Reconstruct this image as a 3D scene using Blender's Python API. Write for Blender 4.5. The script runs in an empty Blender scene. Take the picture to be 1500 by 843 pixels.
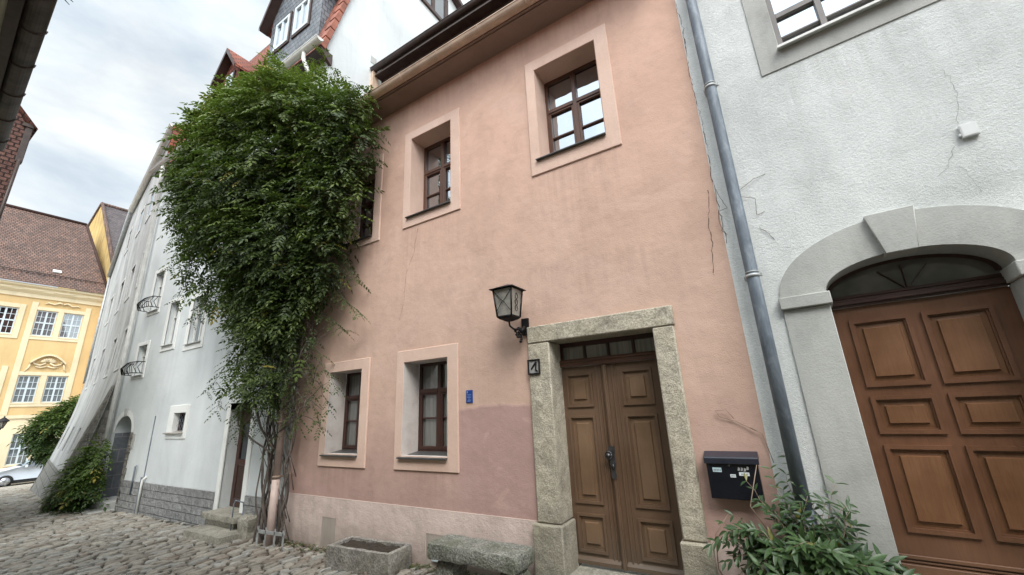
import bpy, math, random
from mathutils import Vector, Matrix, noise
R = math.radians
PI = math.pi
rnd = random.Random(7)
scene = bpy.context.scene
COL = scene.collection

# ------------------------------------------------------------------ helpers
def link(o, parent=None):
    COL.objects.link(o)
    if parent is not None:
        o.parent = parent
    return o

def tag(o, label, cat, group=None):
    o['label'] = label; o['category'] = cat
    if group: o['group'] = group
    return o

def thing(name, label, cat, loc=(0, 0, 0), rotz=0, group=None):
    o = bpy.data.objects.new(name, None)
    o.empty_display_size = 0.2
    link(o); o.location = loc; o.rotation_euler = (0, 0, rotz)
    return tag(o, label, cat, group)

class MB:
    def __init__(s):
        s.v = []; s.f = []; s.m = []; s.c = []; s.sm = []
    def add(s, vs, fs, mi=0, col=None, smooth=False):
        b = len(s.v); s.v.extend(vs)
        for f in fs:
            s.f.append([b + i for i in f]); s.m.append(mi); s.c.append(col); s.sm.append(smooth)
        return s
    def quad(s, a, b, c, d, mi=0, col=None): return s.add([a, b, c, d], [(0, 1, 2, 3)], mi, col)
    def box(s, x0, x1, y0, y1, z0, z1, mi=0):
        vs = [(x0,y0,z0),(x1,y0,z0),(x1,y1,z0),(x0,y1,z0),(x0,y0,z1),(x1,y0,z1),(x1,y1,z1),(x0,y1,z1)]
        return s.add(vs, [(0,3,2,1),(4,5,6,7),(0,1,5,4),(1,2,6,5),(2,3,7,6),(3,0,4,7)], mi)
    def obox(s, c, ax, ay, az, mi=0):
        """box with centre c and half axes vectors"""
        c, ax, ay, az = map(Vector, (c, ax, ay, az))
        vs = []
        for k in (-1, 1):
            for i, j in ((-1,-1),(1,-1),(1,1),(-1,1)):
                vs.append(tuple(c + ax*i + ay*j + az*k))
        return s.add(vs, [(0,3,2,1),(4,5,6,7),(0,1,5,4),(1,2,6,5),(2,3,7,6),(3,0,4,7)], mi)
    def prism_y(s, poly, y0, y1, mi=0):
        """poly in (x,z), extruded along y"""
        n = len(poly)
        vs = [(p[0], y0, p[1]) for p in poly] + [(p[0], y1, p[1]) for p in poly]
        fs = [tuple(range(n)), tuple(range(2*n-1, n-1, -1))]
        for i in range(n):
            j = (i+1) % n; fs.append((i, i+n, j+n, j))
        return s.add(vs, fs, mi)
    def prism_x(s, poly, x0, x1, mi=0):
        """poly in (y,z), extruded along x"""
        n = len(poly)
        vs = [(x0, p[0], p[1]) for p in poly] + [(x1, p[0], p[1]) for p in poly]
        fs = [tuple(range(n-1, -1, -1)), tuple(range(n, 2*n))]
        for i in range(n):
            j = (i+1) % n; fs.append((i, j, j+n, i+n))
        return s.add(vs, fs, mi)
    def tube(s, pts, r, n=8, mi=0, cap=True, col=None):
        pts = [Vector(p) for p in pts]
        rs = r if isinstance(r, (list, tuple)) else [r]*len(pts)
        vs = []; up = Vector((0.13, 0.31, 0.94)); prev = None
        for i, p in enumerate(pts):
            t = (pts[min(i+1, len(pts)-1)] - pts[max(i-1, 0)])
            t = t.normalized() if t.length > 1e-9 else Vector((0,0,1))
            if prev is None:
                a = t.cross(up)
                if a.length < 1e-3: a = t.cross(Vector((1,0,0)))
            else:
                a = prev - t*prev.dot(t)
                if a.length < 1e-4: a = t.cross(up)
            a.normalize(); prev = a; b = t.cross(a)
            for k in range(n):
                w = 2*PI*k/n
                vs.append(tuple(p + (a*math.cos(w) + b*math.sin(w))*rs[i]))
        fs = []
        for i in range(len(pts)-1):
            for k in range(n):
                k2 = (k+1) % n
                fs.append((i*n+k, i*n+k2, (i+1)*n+k2, (i+1)*n+k))
        if cap:
            fs.append(tuple(range(n-1, -1, -1))); fs.append(tuple((len(pts)-1)*n+k for k in range(n)))
        return s.add(vs, fs, mi, col, smooth=True)
    def lathe(s, c, prof, n=12, mi=0):
        """prof: list of (r,z) about the vertical axis at c"""
        vs = []
        for r, z in prof:
            for k in range(n):
                w = 2*PI*k/n; vs.append((c[0]+r*math.cos(w), c[1]+r*math.sin(w), c[2]+z))
        fs = []
        for i in range(len(prof)-1):
            for k in range(n):
                k2 = (k+1) % n; fs.append((i*n+k, i*n+k2, (i+1)*n+k2, (i+1)*n+k))
        return s.add(vs, fs, mi, smooth=True)
    def build(s, name, mats, parent=None, bevel=0, seg=1, smooth=None, uv=False):
        me = bpy.data.meshes.new(name)
        me.from_pydata([tuple(v) for v in s.v], [], s.f)
        if not isinstance(mats, (list, tuple)): mats = [mats]
        for m in mats: me.materials.append(m)
        for p, mi, sm in zip(me.polygons, s.m, s.sm):
            p.material_index = mi; p.use_smooth = sm if smooth is None else smooth
        if 'granite' in mats[0].name or 'step_stone' in mats[0].name or 'trough' in mats[0].name or mats[0].name == 'grey_trim_render': me.set_sharp_from_angle(angle=R(38))
        if any(c is not None for c in s.c):
            at = me.color_attributes.new('tone', 'FLOAT_COLOR', 'CORNER')
            buf = []
            for p, c in zip(me.polygons, s.c):
                c = c or (0.5, 0.5, 0.5)
                for _ in range(p.loop_total): buf.extend((c[0], c[1], c[2], 1))
            at.data.foreach_set('color', buf)
        if uv:
            ul = me.uv_layers.new(name='UVMap')
            for p in me.polygons:
                n = p.normal
                t = Vector((0,0,1)).cross(n)
                if t.length < 1e-3: t = Vector((1,0,0))
                t.normalize(); b = n.cross(t)
                for li in p.loop_indices:
                    co = me.vertices[me.loops[li].vertex_index].co
                    ul.data[li].uv = (co.dot(t), co.dot(b))
        o = bpy.data.objects.new(name, me); link(o, parent)
        if bevel:
            bm = o.modifiers.new('bevel', 'BEVEL'); bm.width = bevel; bm.segments = seg; bm.limit_method = 'ANGLE'
        return o

def wall_faces(mb, x0, x1, z0, z1, holes, y=0.0, warp=None, reveal=True, mi=0, step=None):
    """front sheet (normal -y) with rectangular holes (hx0,hx1,hz0,hz1,depth)"""
    xs = {x0, x1}; zs = {z0, z1}
    for h in holes: xs |= {h[0], h[1]}; zs |= {h[2], h[3]}
    if step:
        n = int((z1-z0)/step)
        for i in range(1, n): zs.add(z0 + (z1-z0)*i/n)
    xs = sorted(v for v in xs if x0 <= v <= x1); zs = sorted(v for v in zs if z0 <= v <= z1)
    W = warp or (lambda x, z: y)
    for i in range(len(xs)-1):
        for j in range(len(zs)-1):
            cx = (xs[i]+xs[i+1])/2; cz = (zs[j]+zs[j+1])/2
            if any(h[0] < cx < h[1] and h[2] < cz < h[3] for h in holes): continue
            a, b, c, d = xs[i], xs[i+1], zs[j], zs[j+1]
            mb.quad((a, W(a,c), c), (b, W(b,c), c), (b, W(b,d), d), (a, W(a,d), d), mi)
    if reveal:
        for h in holes:
            a, b, c, d, dep = h[:5]
            mb.quad((a, W(a,c), c), (a, W(a,d), d), (a, y+dep, d), (a, y+dep, c), mi)
            mb.quad((b, W(b,c), c), (b, y+dep, c), (b, y+dep, d), (b, W(b,d), d), mi)
            mb.quad((a, W(a,d), d), (b, W(b,d), d), (b, y+dep, d), (a, y+dep, d), mi)
            mb.quad((a, W(a,c), c), (a, y+dep, c), (b, y+dep, c), (b, W(b,c), c), mi)
    return mb

def ring(mb, o, i, y0, y1, mi=0):
    """rectangular band between outer o=(x0,x1,z0,z1) and inner i, from y0 (front) to y1"""
    mb.box(o[0], i[0], y0, y1, o[2], o[3], mi); mb.box(i[1], o[1], y0, y1, o[2], o[3], mi)
    mb.box(i[0], i[1], y0, y1, o[2], i[2], mi); mb.box(i[0], i[1], y0, y1, i[3], o[3], mi)
    return mb

def cring(mb, o, i, y0, y1):
    P = lambda r, y: [(r[0], y, r[2]), (r[1], y, r[2]), (r[1], y, r[3]), (r[0], y, r[3])]
    vs = P(o, y0) + P(i, y0) + P(o, y1) + P(i, y1); fs = []
    for k in range(4):
        j = (k+1) % 4
        fs += [(k, j, 4+j, 4+k), (k, 8+k, 8+j, j), (4+k, 4+j, 12+j, 12+k)]
    return mb.add(vs, fs)

# ------------------------------------------------------------------ materials
def newmat(name):
    m = bpy.data.materials.new(name); m.use_nodes = True
    nt = m.node_tree; nt.nodes.clear()
    out = nt.nodes.new('ShaderNodeOutputMaterial'); p = nt.nodes.new('ShaderNodeBsdfPrincipled')
    nt.links.new(p.outputs[0], out.inputs[0])
    return m, nt, p
def N(nt, t, **kw):
    n = nt.nodes.new(t)
    for k, v in kw.items():
        if k in n.inputs.keys() if hasattr(n.inputs, 'keys') else False: n.inputs[k].default_value = v
        else: setattr(n, k, v)
    return n
def coords(nt, kind='Object', scale=(1,1,1)):
    tc = nt.nodes.new('ShaderNodeTexCoord'); mp = nt.nodes.new('ShaderNodeMapping')
    mp.inputs['Scale'].default_value = scale
    nt.links.new(tc.outputs[kind], mp.inputs['Vector']); return mp.outputs[0]
def nz(nt, vec, scale, detail=4, rough=0.55, dist=0):
    n = nt.nodes.new('ShaderNodeTexNoise'); n.inputs['Scale'].default_value = scale
    n.inputs['Detail'].default_value = detail; n.inputs['Roughness'].default_value = rough
    n.inputs['Distortion'].default_value = dist
    nt.links.new(vec, n.inputs['Vector']); return n.outputs['Fac']
def ramp(nt, fac, stops, interp='LINEAR'):
    r = nt.nodes.new('ShaderNodeValToRGB'); r.color_ramp.interpolation = interp
    e = r.color_ramp.elements
    while len(e) > 1: e.remove(e[-1])
    e[0].position = stops[0][0]; e[0].color = (*stops[0][1], 1)
    for p, c in stops[1:]:
        x = e.new(p); x.color = (*c, 1)
    nt.links.new(fac, r.inputs[0]); return r.outputs['Color']
def g(v): return (v, v, v)
def mix(nt, fac, a, b, mode='MIX'):
    m = nt.nodes.new('ShaderNodeMix'); m.data_type = 'RGBA'; m.blend_type = mode
    for sock, val in ((m.inputs[0], fac), (m.inputs[6], a), (m.inputs[7], b)):
        if isinstance(val, (int, float)): sock.default_value = val
        elif isinstance(val, tuple): sock.default_value = (*val, 1)
        else: nt.links.new(val, sock)
    return m.outputs[2]
def math_(nt, op, a, b=0.0, clamp=False):
    m = nt.nodes.new('ShaderNodeMath'); m.operation = op; m.use_clamp = clamp
    for sock, val in ((m.inputs[0], a), (m.inputs[1], b)):
        if isinstance(val, (int, float)): sock.default_value = val
        else: nt.links.new(val, sock)
    return m.outputs[0]
def bump(nt, p, h, strength, dist=0.02):
    b = nt.nodes.new('ShaderNodeBump'); b.inputs['Strength'].default_value = strength; b.inputs['Distance'].default_value = dist
    nt.links.new(h, b.inputs['Height'])
    nt.links.new(b.outputs[0], p.inputs['Normal']); return b
def setc(nt, p, c):
    if isinstance(c, tuple): p.inputs['Base Color'].default_value = (*c, 1)
    else: nt.links.new(c, p.inputs['Base Color'])

def plaster(name, base, dark, light, streak=0.2, grain=1.0, coarse=0.25, rough=0.9, blot=1.2, speck=70, dist=0.012, sdark=0.72):
    m, nt, p = newmat(name)
    v = coords(nt)
    a = nz(nt, v, blot, 6, 0.62, 0.4)
    col = ramp(nt, a, [(0.28, dark), (0.5, base), (0.74, light)])
    vs = coords(nt, 'Object', (1.5, 1.5, 0.22))
    s1 = nz(nt, vs, 1.3, 7, 0.68, .6)
    st = ramp(nt, s1, [(0.36, g(sdark)), (0.56, g(1.0))])
    col = mix(nt, streak, col, st, 'MULTIPLY')
    s2 = nz(nt, v, 0.35, 3, 0.5)
    col = mix(nt, 0.5, col, ramp(nt, s2, [(0.35, g(0.86)), (0.65, g(1.06))]), 'MULTIPLY')
    fine = nz(nt, v, speck, 3, 0.7)
    col = mix(nt, 0.35, col, ramp(nt, fine, [(0.3, g(0.8)), (0.6, g(1.05))]), 'MULTIPLY')
    setc(nt, p, col)
    p.inputs['Roughness'].default_value = rough
    h = math_(nt, 'ADD', math_(nt, 'MULTIPLY', fine, 0.35*grain), math_(nt, 'MULTIPLY', nz(nt, v, 7, 4, 0.6), 1.6*coarse))
    h = math_(nt, 'ADD', h, math_(nt, 'MULTIPLY', nz(nt, v, 1.3, 3, 0.5), 5*coarse))
    bump(nt, p, h, 0.8, dist)
    return m

def stains(nt, v, spots, sx=9.0):
    """rain and dirt runs below sills and ledges: (x0, x1, ztop, length)"""
    sp = nt.nodes.new('ShaderNodeSeparateXYZ'); nt.links.new(v, sp.inputs[0])
    mp = nt.nodes.new('ShaderNodeMapping'); mp.inputs['Scale'].default_value = (sx, sx, .5); nt.links.new(v, mp.inputs['Vector'])
    run = ramp(nt, nz(nt, mp.outputs[0], 1.6, 5, .65, .3), [(.42, g(0)), (.64, g(1))])
    tot = None
    for x0, x1, zt, ln in spots:
        c, h = (x0+x1)/2, (x1-x0)/2
        mx = math_(nt, 'MULTIPLY', math_(nt, 'SUBTRACT', h, math_(nt, 'ABSOLUTE', math_(nt, 'SUBTRACT', sp.outputs[0], c))), 9, True)
        below = math_(nt, 'SUBTRACT', zt, sp.outputs[2])
        fz = math_(nt, 'MULTIPLY', math_(nt, 'MULTIPLY', below, 40, True), math_(nt, 'SUBTRACT', 1.0, math_(nt, 'DIVIDE', below, ln), True))
        m = math_(nt, 'MULTIPLY', mx, fz)
        tot = m if tot is None else math_(nt, 'ADD', tot, m, True)
    return math_(nt, 'MULTIPLY', tot, run)

def roughcast(name, base, dark, light):
    m, nt, p = newmat(name)
    v = coords(nt)
    a = nz(nt, v, 1.1, 7, 0.65, 0.5)
    col = ramp(nt, a, [(0.36, dark), (0.5, base), (0.64, light)])
    f = nz(nt, v, 42, 7, 0.8)
    f2 = nz(nt, coords(nt, 'Object', (1, 1, 1.6)), 62, 4, 0.7, 0.8)
    col = mix(nt, 0.6, col, ramp(nt, f, [(0.33, g(0.78)), (0.55, g(1.04))]), 'MULTIPLY')
    s = nz(nt, coords(nt, 'Object', (2.6, 2.6, .3)), 1.3, 5, .6)
    col = mix(nt, .35, col, ramp(nt, s, [(.38, g(.78)), (.56, g(1))]), 'MULTIPLY')
    col = mix(nt, math_(nt, 'MULTIPLY', stains(nt, v, [(.6, 2.2, 4.6, 1.1), (.3, 2.05, 2.3, .1)]), .3), col, (.36, .36, .33))
    setc(nt, p, col); p.inputs['Roughness'].default_value = 0.95
    h = math_(nt, 'ADD', math_(nt, 'MULTIPLY', f, 1.0), math_(nt, 'MULTIPLY', f2, 0.5))
    h = math_(nt, 'ADD', h, math_(nt, 'MULTIPLY', nz(nt, v, 4, 3, .5), 1.0))
    bump(nt, p, h, .8, 0.016)
    return m

def granite(name, base, dark, light, moss=(0.10, 0.11, 0.06), mossf=0.4, scale=55, dist=0.015):
    m, nt, p = newmat(name)
    v = coords(nt)
    f = nz(nt, v, scale, 3, 0.75)
    col = ramp(nt, f, [(0.34, dark), (0.5, base), (0.66, light)])
    a = nz(nt, v, 3.2, 6, 0.65)
    col = mix(nt, ramp(nt, a, [(0.45, g(0)), (0.68, g(mossf))]), col, moss)
    b = nz(nt, v, 9, 5, 0.6)
    col = mix(nt, 0.6, col, ramp(nt, b, [(0.3, g(0.6)), (0.6, g(1.1))]), 'MULTIPLY')
    col = mix(nt, .8, col, ramp(nt, nz(nt, v, 2.1, 6, .7, .8), [(.34, g(.62)), (.5, g(1.0)), (.68, g(1.18))]), 'MULTIPLY')
    setc(nt, p, col); p.inputs['Roughness'].default_value = 0.92
    h = math_(nt, 'ADD', math_(nt, 'MULTIPLY', f, 0.5), math_(nt, 'MULTIPLY', b, 1.5))
    bump(nt, p, h, 1.0, dist)
    return m

def wood(name, base, dark, axis='z', rough=0.45, wear=0.25):
    m, nt, p = newmat(name)
    sc = {'z': (14, 14, 1.0), 'x': (1.0, 14, 14)}[axis]
    v = coords(nt, 'Object', sc)
    f = nz(nt, v, 5, 6, 0.65, 0.6)
    col = ramp(nt, f, [(0.3, dark), (0.7, base)])
    b = nz(nt, coords(nt), 2.1, 5, 0.6)
    col = mix(nt, 0.7, col, ramp(nt, b, [(0.3, g(1-wear*1.3)), (0.7, g(1+wear))]), 'MULTIPLY')
    setc(nt, p, col)
    rr = ramp(nt, b, [(0.3, g(rough-0.08)), (0.7, g(rough+0.2))]); nt.links.new(rr, p.inputs['Roughness'])
    bump(nt, p, f, 0.35, 0.004)
    return m

def simple(name, col, rough=0.6, metal=0.0, var=0.2, vs=6, bs=0.3, bsc=30, stretch=(1,1,1), spec=0.5):
    m, nt, p = newmat(name)
    v = coords(nt, 'Object', stretch)
    a = nz(nt, v, vs, 5, 0.6)
    lo = tuple(c*(1-var) for c in col); hi = tuple(min(1, c*(1+var)) for c in col)
    setc(nt, p, ramp(nt, a, [(0.3, lo), (0.7, hi)]))
    p.inputs['Roughness'].default_value = rough; p.inputs['Metallic'].default_value = metal
    p.inputs['Specular IOR Level'].default_value = spec
    if bs: bump(nt, p, nz(nt, v, bsc, 3, 0.6), bs, 0.004)
    return m

def glassy(name, inner=(0.015, 0.016, 0.018), refl=0.35, tint=(0.85, 0.9, 0.95), wav=0.25, curtain=None):
    m = bpy.data.materials.new(name); m.use_nodes = True; nt = m.node_tree; nt.nodes.clear()
    out = nt.nodes.new('ShaderNodeOutputMaterial'); mx = nt.nodes.new('ShaderNodeMixShader')
    d = nt.nodes.new('ShaderNodeBsdfDiffuse'); gl = nt.nodes.new('ShaderNodeBsdfGlossy')
    gl.inputs['Color'].default_value = (*tint, 1); gl.inputs['Roughness'].default_value = 0.03
    v = coords(nt)
    if curtain:
        f = nz(nt, coords(nt, 'Object', (9, 9, .35)), 3.5, 3, .5)
        c = ramp(nt, f, [(.3, tuple(k*.55 for k in curtain)), (.7, curtain)])
        nt.links.new(c, d.inputs['Color'])
    else:
        f = nz(nt, v, 2.5, 3, .5)
        nt.links.new(ramp(nt, f, [(.35, inner), (.75, tuple(k*3 for k in inner))]), d.inputs['Color'])
    b = nt.nodes.new('ShaderNodeBump'); b.inputs['Strength'].default_value = wav; b.inputs['Distance'].default_value = 0.01
    nt.links.new(nz(nt, v, 2.2, 2, .5), b.inputs['Height']); nt.links.new(b.outputs[0], gl.inputs['Normal'])
    lw = nt.nodes.new('ShaderNodeFresnel'); lw.inputs['IOR'].default_value = 1.5
    fac = math_(nt, 'ADD', lw.outputs[0], refl, True)
    nt.links.new(fac, mx.inputs[0]); nt.links.new(d.outputs[0], mx.inputs[1]); nt.links.new(gl.outputs[0], mx.inputs[2])
    nt.links.new(mx.outputs[0], out.inputs[0]); return m

def tiles(name, c1, c2, mortar, w=0.17, h=0.15, b=0.8, mort=0.012, rough=0.85, hue=1.0, dist=0.03):
    """overlapping roof tiles or block courses from UV in metres"""
    m, nt, p = newmat(name)
    uv = coords(nt, 'UV')
    br = nt.nodes.new('ShaderNodeTexBrick'); br.offset = 0.5
    br.inputs['Color1'].default_value = (*c1, 1); br.inputs['Color2'].default_value = (*c2, 1); br.inputs['Mortar'].default_value = (*mortar, 1)
    br.inputs['Scale'].default_value = 1.0; br.inputs['Mortar Size'].default_value = mort
    br.inputs['Brick Width'].default_value = w; br.inputs['Row Height'].default_value = h; br.inputs['Mortar Smooth'].default_value = 0.4
    nt.links.new(uv, br.inputs['Vector'])
    ob = coords(nt)
    col = mix(nt, 0.85, br.outputs['Color'], ramp(nt, nz(nt, ob, 1.4, 6, .65), [(.3, g(.6)), (.7, g(1.25))]), 'MULTIPLY')
    col = mix(nt, .6, col, ramp(nt, nz(nt, ob, 14, 4, .6), [(.3, g(.65)), (.65, g(1.1))]), 'MULTIPLY')
    setc(nt, p, col); p.inputs['Roughness'].default_value = rough
    sep = nt.nodes.new('ShaderNodeSeparateXYZ'); nt.links.new(uv, sep.inputs[0])
    saw = math_(nt, 'FRACT', math_(nt, 'DIVIDE', sep.outputs[1], h))
    hh = math_(nt, 'ADD', math_(nt, 'MULTIPLY', math_(nt, 'SUBTRACT', 1.0, saw), b), math_(nt, 'MULTIPLY', br.outputs['Fac'], -0.6))
    hh = math_(nt, 'ADD', hh, math_(nt, 'MULTIPLY', nz(nt, ob, 16, 4, .6), .5))
    bump(nt, p, hh, 1.0, dist)
    return m

def blocks(name, c1, c2, mortar, w, h, dist=0.05):
    m, nt, p = newmat(name)
    uv = coords(nt, 'UV')
    br = nt.nodes.new('ShaderNodeTexBrick'); br.offset = 0.5
    br.inputs['Color1'].default_value = (*c1, 1); br.inputs['Color2'].default_value = (*c2, 1); br.inputs['Mortar'].default_value = (*mortar, 1)
    br.inputs['Scale'].default_value = 1.0; br.inputs['Mortar Size'].default_value = 0.010
    br.inputs['Brick Width'].default_value = w; br.inputs['Row Height'].default_value = h; br.inputs['Mortar Smooth'].default_value = 0.6
    nt.links.new(uv, br.inputs['Vector'])
    ob = coords(nt)
    n1 = nz(nt, ob, 9, 6, .7)
    col = mix(nt, .9, br.outputs['Color'], ramp(nt, n1, [(.3, g(.62)), (.7, g(1.2))]), 'MULTIPLY')
    setc(nt, p, col); p.inputs['Roughness'].default_value = .93
    hh = math_(nt, 'ADD', math_(nt, 'MULTIPLY', br.outputs['Fac'], -1.1), math_(nt, 'MULTIPLY', n1, 2.0))
    bump(nt, p, hh, 1.0, dist)
    return m

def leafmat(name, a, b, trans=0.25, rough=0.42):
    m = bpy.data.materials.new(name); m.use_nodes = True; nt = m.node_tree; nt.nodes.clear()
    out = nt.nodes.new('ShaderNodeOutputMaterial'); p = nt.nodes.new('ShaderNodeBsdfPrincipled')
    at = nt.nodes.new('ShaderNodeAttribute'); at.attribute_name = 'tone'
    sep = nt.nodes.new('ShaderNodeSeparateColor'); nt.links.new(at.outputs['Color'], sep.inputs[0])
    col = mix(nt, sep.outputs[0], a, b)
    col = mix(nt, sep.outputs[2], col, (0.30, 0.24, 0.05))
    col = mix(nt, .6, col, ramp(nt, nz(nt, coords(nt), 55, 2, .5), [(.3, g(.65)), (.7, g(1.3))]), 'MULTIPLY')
    nt.links.new(col, p.inputs['Base Color']); p.inputs['Roughness'].default_value = rough
    p.inputs['Specular IOR Level'].default_value = .35
    tr = nt.nodes.new('ShaderNodeBsdfTranslucent'); nt.links.new(mix(nt, 0.5, col, (0.16, 0.28, 0.03)), tr.inputs['Color'])
    mx = nt.nodes.new('ShaderNodeMixShader'); mx.inputs[0].default_value = trans
    nt.links.new(p.outputs[0], mx.inputs[1]); nt.links.new(tr.outputs[0], mx.inputs[2]); nt.links.new(mx.outputs[0], out.inputs[0])
    return m

M = {}
def pinkwall():
    """salmon render, older paint; darker mauve repaint low down on the front"""
    m, nt, p = newmat('salmon_render')
    v = coords(nt)
    a = nz(nt, v, 0.8, 7, 0.6, 0.5)
    up = ramp(nt, a, [(0.28, (0.52, 0.335, 0.26)), (0.5, (0.57, 0.37, 0.285)), (0.74, (0.61, 0.405, 0.32))])
    lo = ramp(nt, a, [(0.28, (0.385, 0.25, 0.225)), (0.55, (0.43, 0.28, 0.25)), (0.78, (0.475, 0.32, 0.285))])
    mid = ramp(nt, a, [(0.28, (0.51, 0.345, 0.272)), (0.5, (0.56, 0.38, 0.30)), (0.74, (0.61, 0.42, 0.335))])
    sp = nt.nodes.new('ShaderNodeSeparateXYZ'); nt.links.new(v, sp.inputs[0])
    wob = math_(nt, 'MULTIPLY', math_(nt, 'SUBTRACT', nz(nt, v, 1.6, 4, .6), .5), 0.16)
    zz = math_(nt, 'ADD', sp.outputs[2], wob)
    # painted line: crisp between the blue plaque and the door, fading away to the left
    crisp = math_(nt, 'MULTIPLY', math_(nt, 'SUBTRACT', 1.63, zz), 26, True)
    soft = math_(nt, 'MULTIPLY', math_(nt, 'SUBTRACT', 1.9, zz), 0.55, True)
    right = math_(nt, 'MULTIPLY', math_(nt, 'MULTIPLY', math_(nt, 'ADD', sp.outputs[0], 3.5), 6, True), math_(nt, 'MULTIPLY', math_(nt, 'SUBTRACT', -1.0, sp.outputs[0]), 6, True), True)
    f = nt.nodes.new('ShaderNodeMix'); nt.links.new(right, f.inputs[0]); nt.links.new(soft, f.inputs[2]); nt.links.new(crisp, f.inputs[3])
    upf = math_(nt, 'MULTIPLY', math_(nt, 'SUBTRACT', zz, 2.6), 0.4, True)
    col = mix(nt, upf, mid, up)
    col = mix(nt, f.outputs[0], col, lo)
    s = nz(nt, coords(nt, 'Object', (1.7, 1.7, .25)), 1.2, 7, .68, .7)
    col = mix(nt, .32, col, ramp(nt, s, [(.36, g(.80)), (.58, g(1.03))]), 'MULTIPLY')
    stn = stains(nt, v, [(-6.2, -5.1, .84, .5), (-4.52, -3.38, .845, .5), (-6.1, -5.0, 4.33, 1.0), (-4.5, -3.32, 4.37, 1.1), (-2.13, -.93, 4.46, 1.1), (-2.33, -.66, 3.2, .7), (-6.95, -.1, 6.75, .55)])
    col = mix(nt, math_(nt, 'MULTIPLY', stn, .24), col, (.27, .17, .14))
    mp2 = nt.nodes.new('ShaderNodeMapping'); mp2.inputs['Scale'].default_value = (.9, .9, 1.2); nt.links.new(v, mp2.inputs['Vector'])
    vo = nt.nodes.new('ShaderNodeTexNoise'); vo.inputs['Scale'].default_value = 1.0; vo.inputs['Detail'].default_value = 3; vo.inputs['Distortion'].default_value = 1.4; nt.links.new(mp2.outputs[0], vo.inputs['Vector'])
    patch = ramp(nt, vo.outputs['Fac'], [(.585, g(0)), (.60, g(1))])
    col = mix(nt, math_(nt, 'MULTIPLY', patch, .22), col, (.62, .43, .36))
    chips = ramp(nt, nz(nt, v, 17, 5, .8), [(.73, g(0)), (.75, g(1))])
    col = mix(nt, math_(nt, 'MULTIPLY', chips, .5), col, (.34, .25, .21))
    s2 = nz(nt, v, 2.6, 6, .7, 1.0)
    col = mix(nt, .5, col, ramp(nt, s2, [(.30, g(.82)), (.5, g(1.0)), (.75, g(1.07))]), 'MULTIPLY')
    fine = nz(nt, v, 80, 3, .7)
    col = mix(nt, .3, col, ramp(nt, fine, [(.3, g(.82)), (.6, g(1.04))]), 'MULTIPLY')
    setc(nt, p, col); p.inputs['Roughness'].default_value = .9
    h = math_(nt, 'ADD', math_(nt, 'MULTIPLY', fine, .25), math_(nt, 'MULTIPLY', nz(nt, v, 6, 5, .6), .7))
    h = math_(nt, 'ADD', h, math_(nt, 'MULTIPLY', nz(nt, v, 1.1, 3, .5), 2.2))
    h = math_(nt, 'ADD', h, math_(nt, 'MULTIPLY', math_(nt, 'MULTIPLY', f.outputs[0], right), .25))
    bump(nt, p, h, .8, .014)
    return m
M['pink'] = pinkwall()
M['pinktrim'] = plaster('peach_trim_paint', (0.66, 0.47, 0.38), (0.58, 0.40, 0.32), (0.70, 0.52, 0.43), .35, .8, .18, sdark=.8)
def grime(mat, z0, z1, colr, amt):
    nt = mat.node_tree; p = next(n for n in nt.nodes if n.type == 'BSDF_PRINCIPLED'); l = p.inputs['Base Color'].links[0]; src = l.from_socket
    v = coords(nt); sp = nt.nodes.new('ShaderNodeSeparateXYZ'); nt.links.new(v, sp.inputs[0])
    zz = math_(nt, 'ADD', sp.outputs[2], math_(nt, 'MULTIPLY', math_(nt, 'SUBTRACT', nz(nt, v, 4, 5, .7), .5), .5))
    f = math_(nt, 'MULTIPLY', math_(nt, 'DIVIDE', math_(nt, 'SUBTRACT', z1, zz), z1-z0, True), amt)
    nt.links.new(mix(nt, f, src, colr), p.inputs['Base Color']); return mat
M['pinkplinth'] = plaster('pale_pink_plinth_paint', (0.66, 0.53, 0.475), (0.56, 0.44, 0.39), (0.72, 0.59, 0.53), .5, .9, .4, blot=2.2, dist=.02)
grime(M['pinkplinth'], -.3, .12, (.26, .21, .17), .7)
M['reveal'] = plaster('pale_reveal_plaster', (0.62, 0.56, 0.52), (0.5, 0.42, 0.38), (0.68, 0.62, 0.58), .3, .7, .2, blot=3)
M['soffit'] = plaster('brown_pink_soffit', (0.30, 0.205, 0.165), (0.25, .17, .135), (0.35, .24, .195), .2, .3, .1)
M['rough'] = roughcast('grey_roughcast', (0.72, 0.74, 0.725), (0.62, 0.64, 0.625), (0.79, 0.80, 0.785))
M['greytrim'] = plaster('grey_trim_render', (0.44, 0.44, 0.415), (0.34, 0.34, 0.32), (0.50, 0.50, 0.475), .5, .8, .16, blot=1.8)
M['grey'] = plaster('cool_white_render', (0.63, 0.66, 0.66), (0.54, 0.57, 0.57), (0.69, 0.715, 0.715), .3, .8, .25, blot=.7)
M['far'] = plaster('aged_white_render', (0.50, 0.505, 0.495), (0.28, 0.285, 0.28), (0.58, 0.585, 0.57), .8, .8, .35, blot=.6, sdark=.6)
M['whitetrim'] = plaster('white_trim_paint', (0.80, 0.80, 0.77), (0.72, .72, .69), (0.84, .84, .82), .3, .5, .1)
M['granite'] = granite('door_granite', (0.43, 0.385, 0.305), (0.26, 0.23, 0.18), (0.58, 0.53, 0.435), moss=(.33, .29, .19), mossf=.35, scale=70)
grime(M['granite'], -.3, .7, (.17, .165, .13), .75)
M['granite2'] = granite('mossy_granite', (0.22, 0.22, 0.19), (0.09, .09, .075), (0.40, .395, .35), moss=(0.10, 0.115, 0.06), mossf=.75, scale=48, dist=.03)
M['stepstone'] = granite('step_stone', (0.34, 0.315, 0.26), (0.2, .185, .15), (0.45, .42, .36), moss=(.2, .19, .14), mossf=.5)
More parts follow.
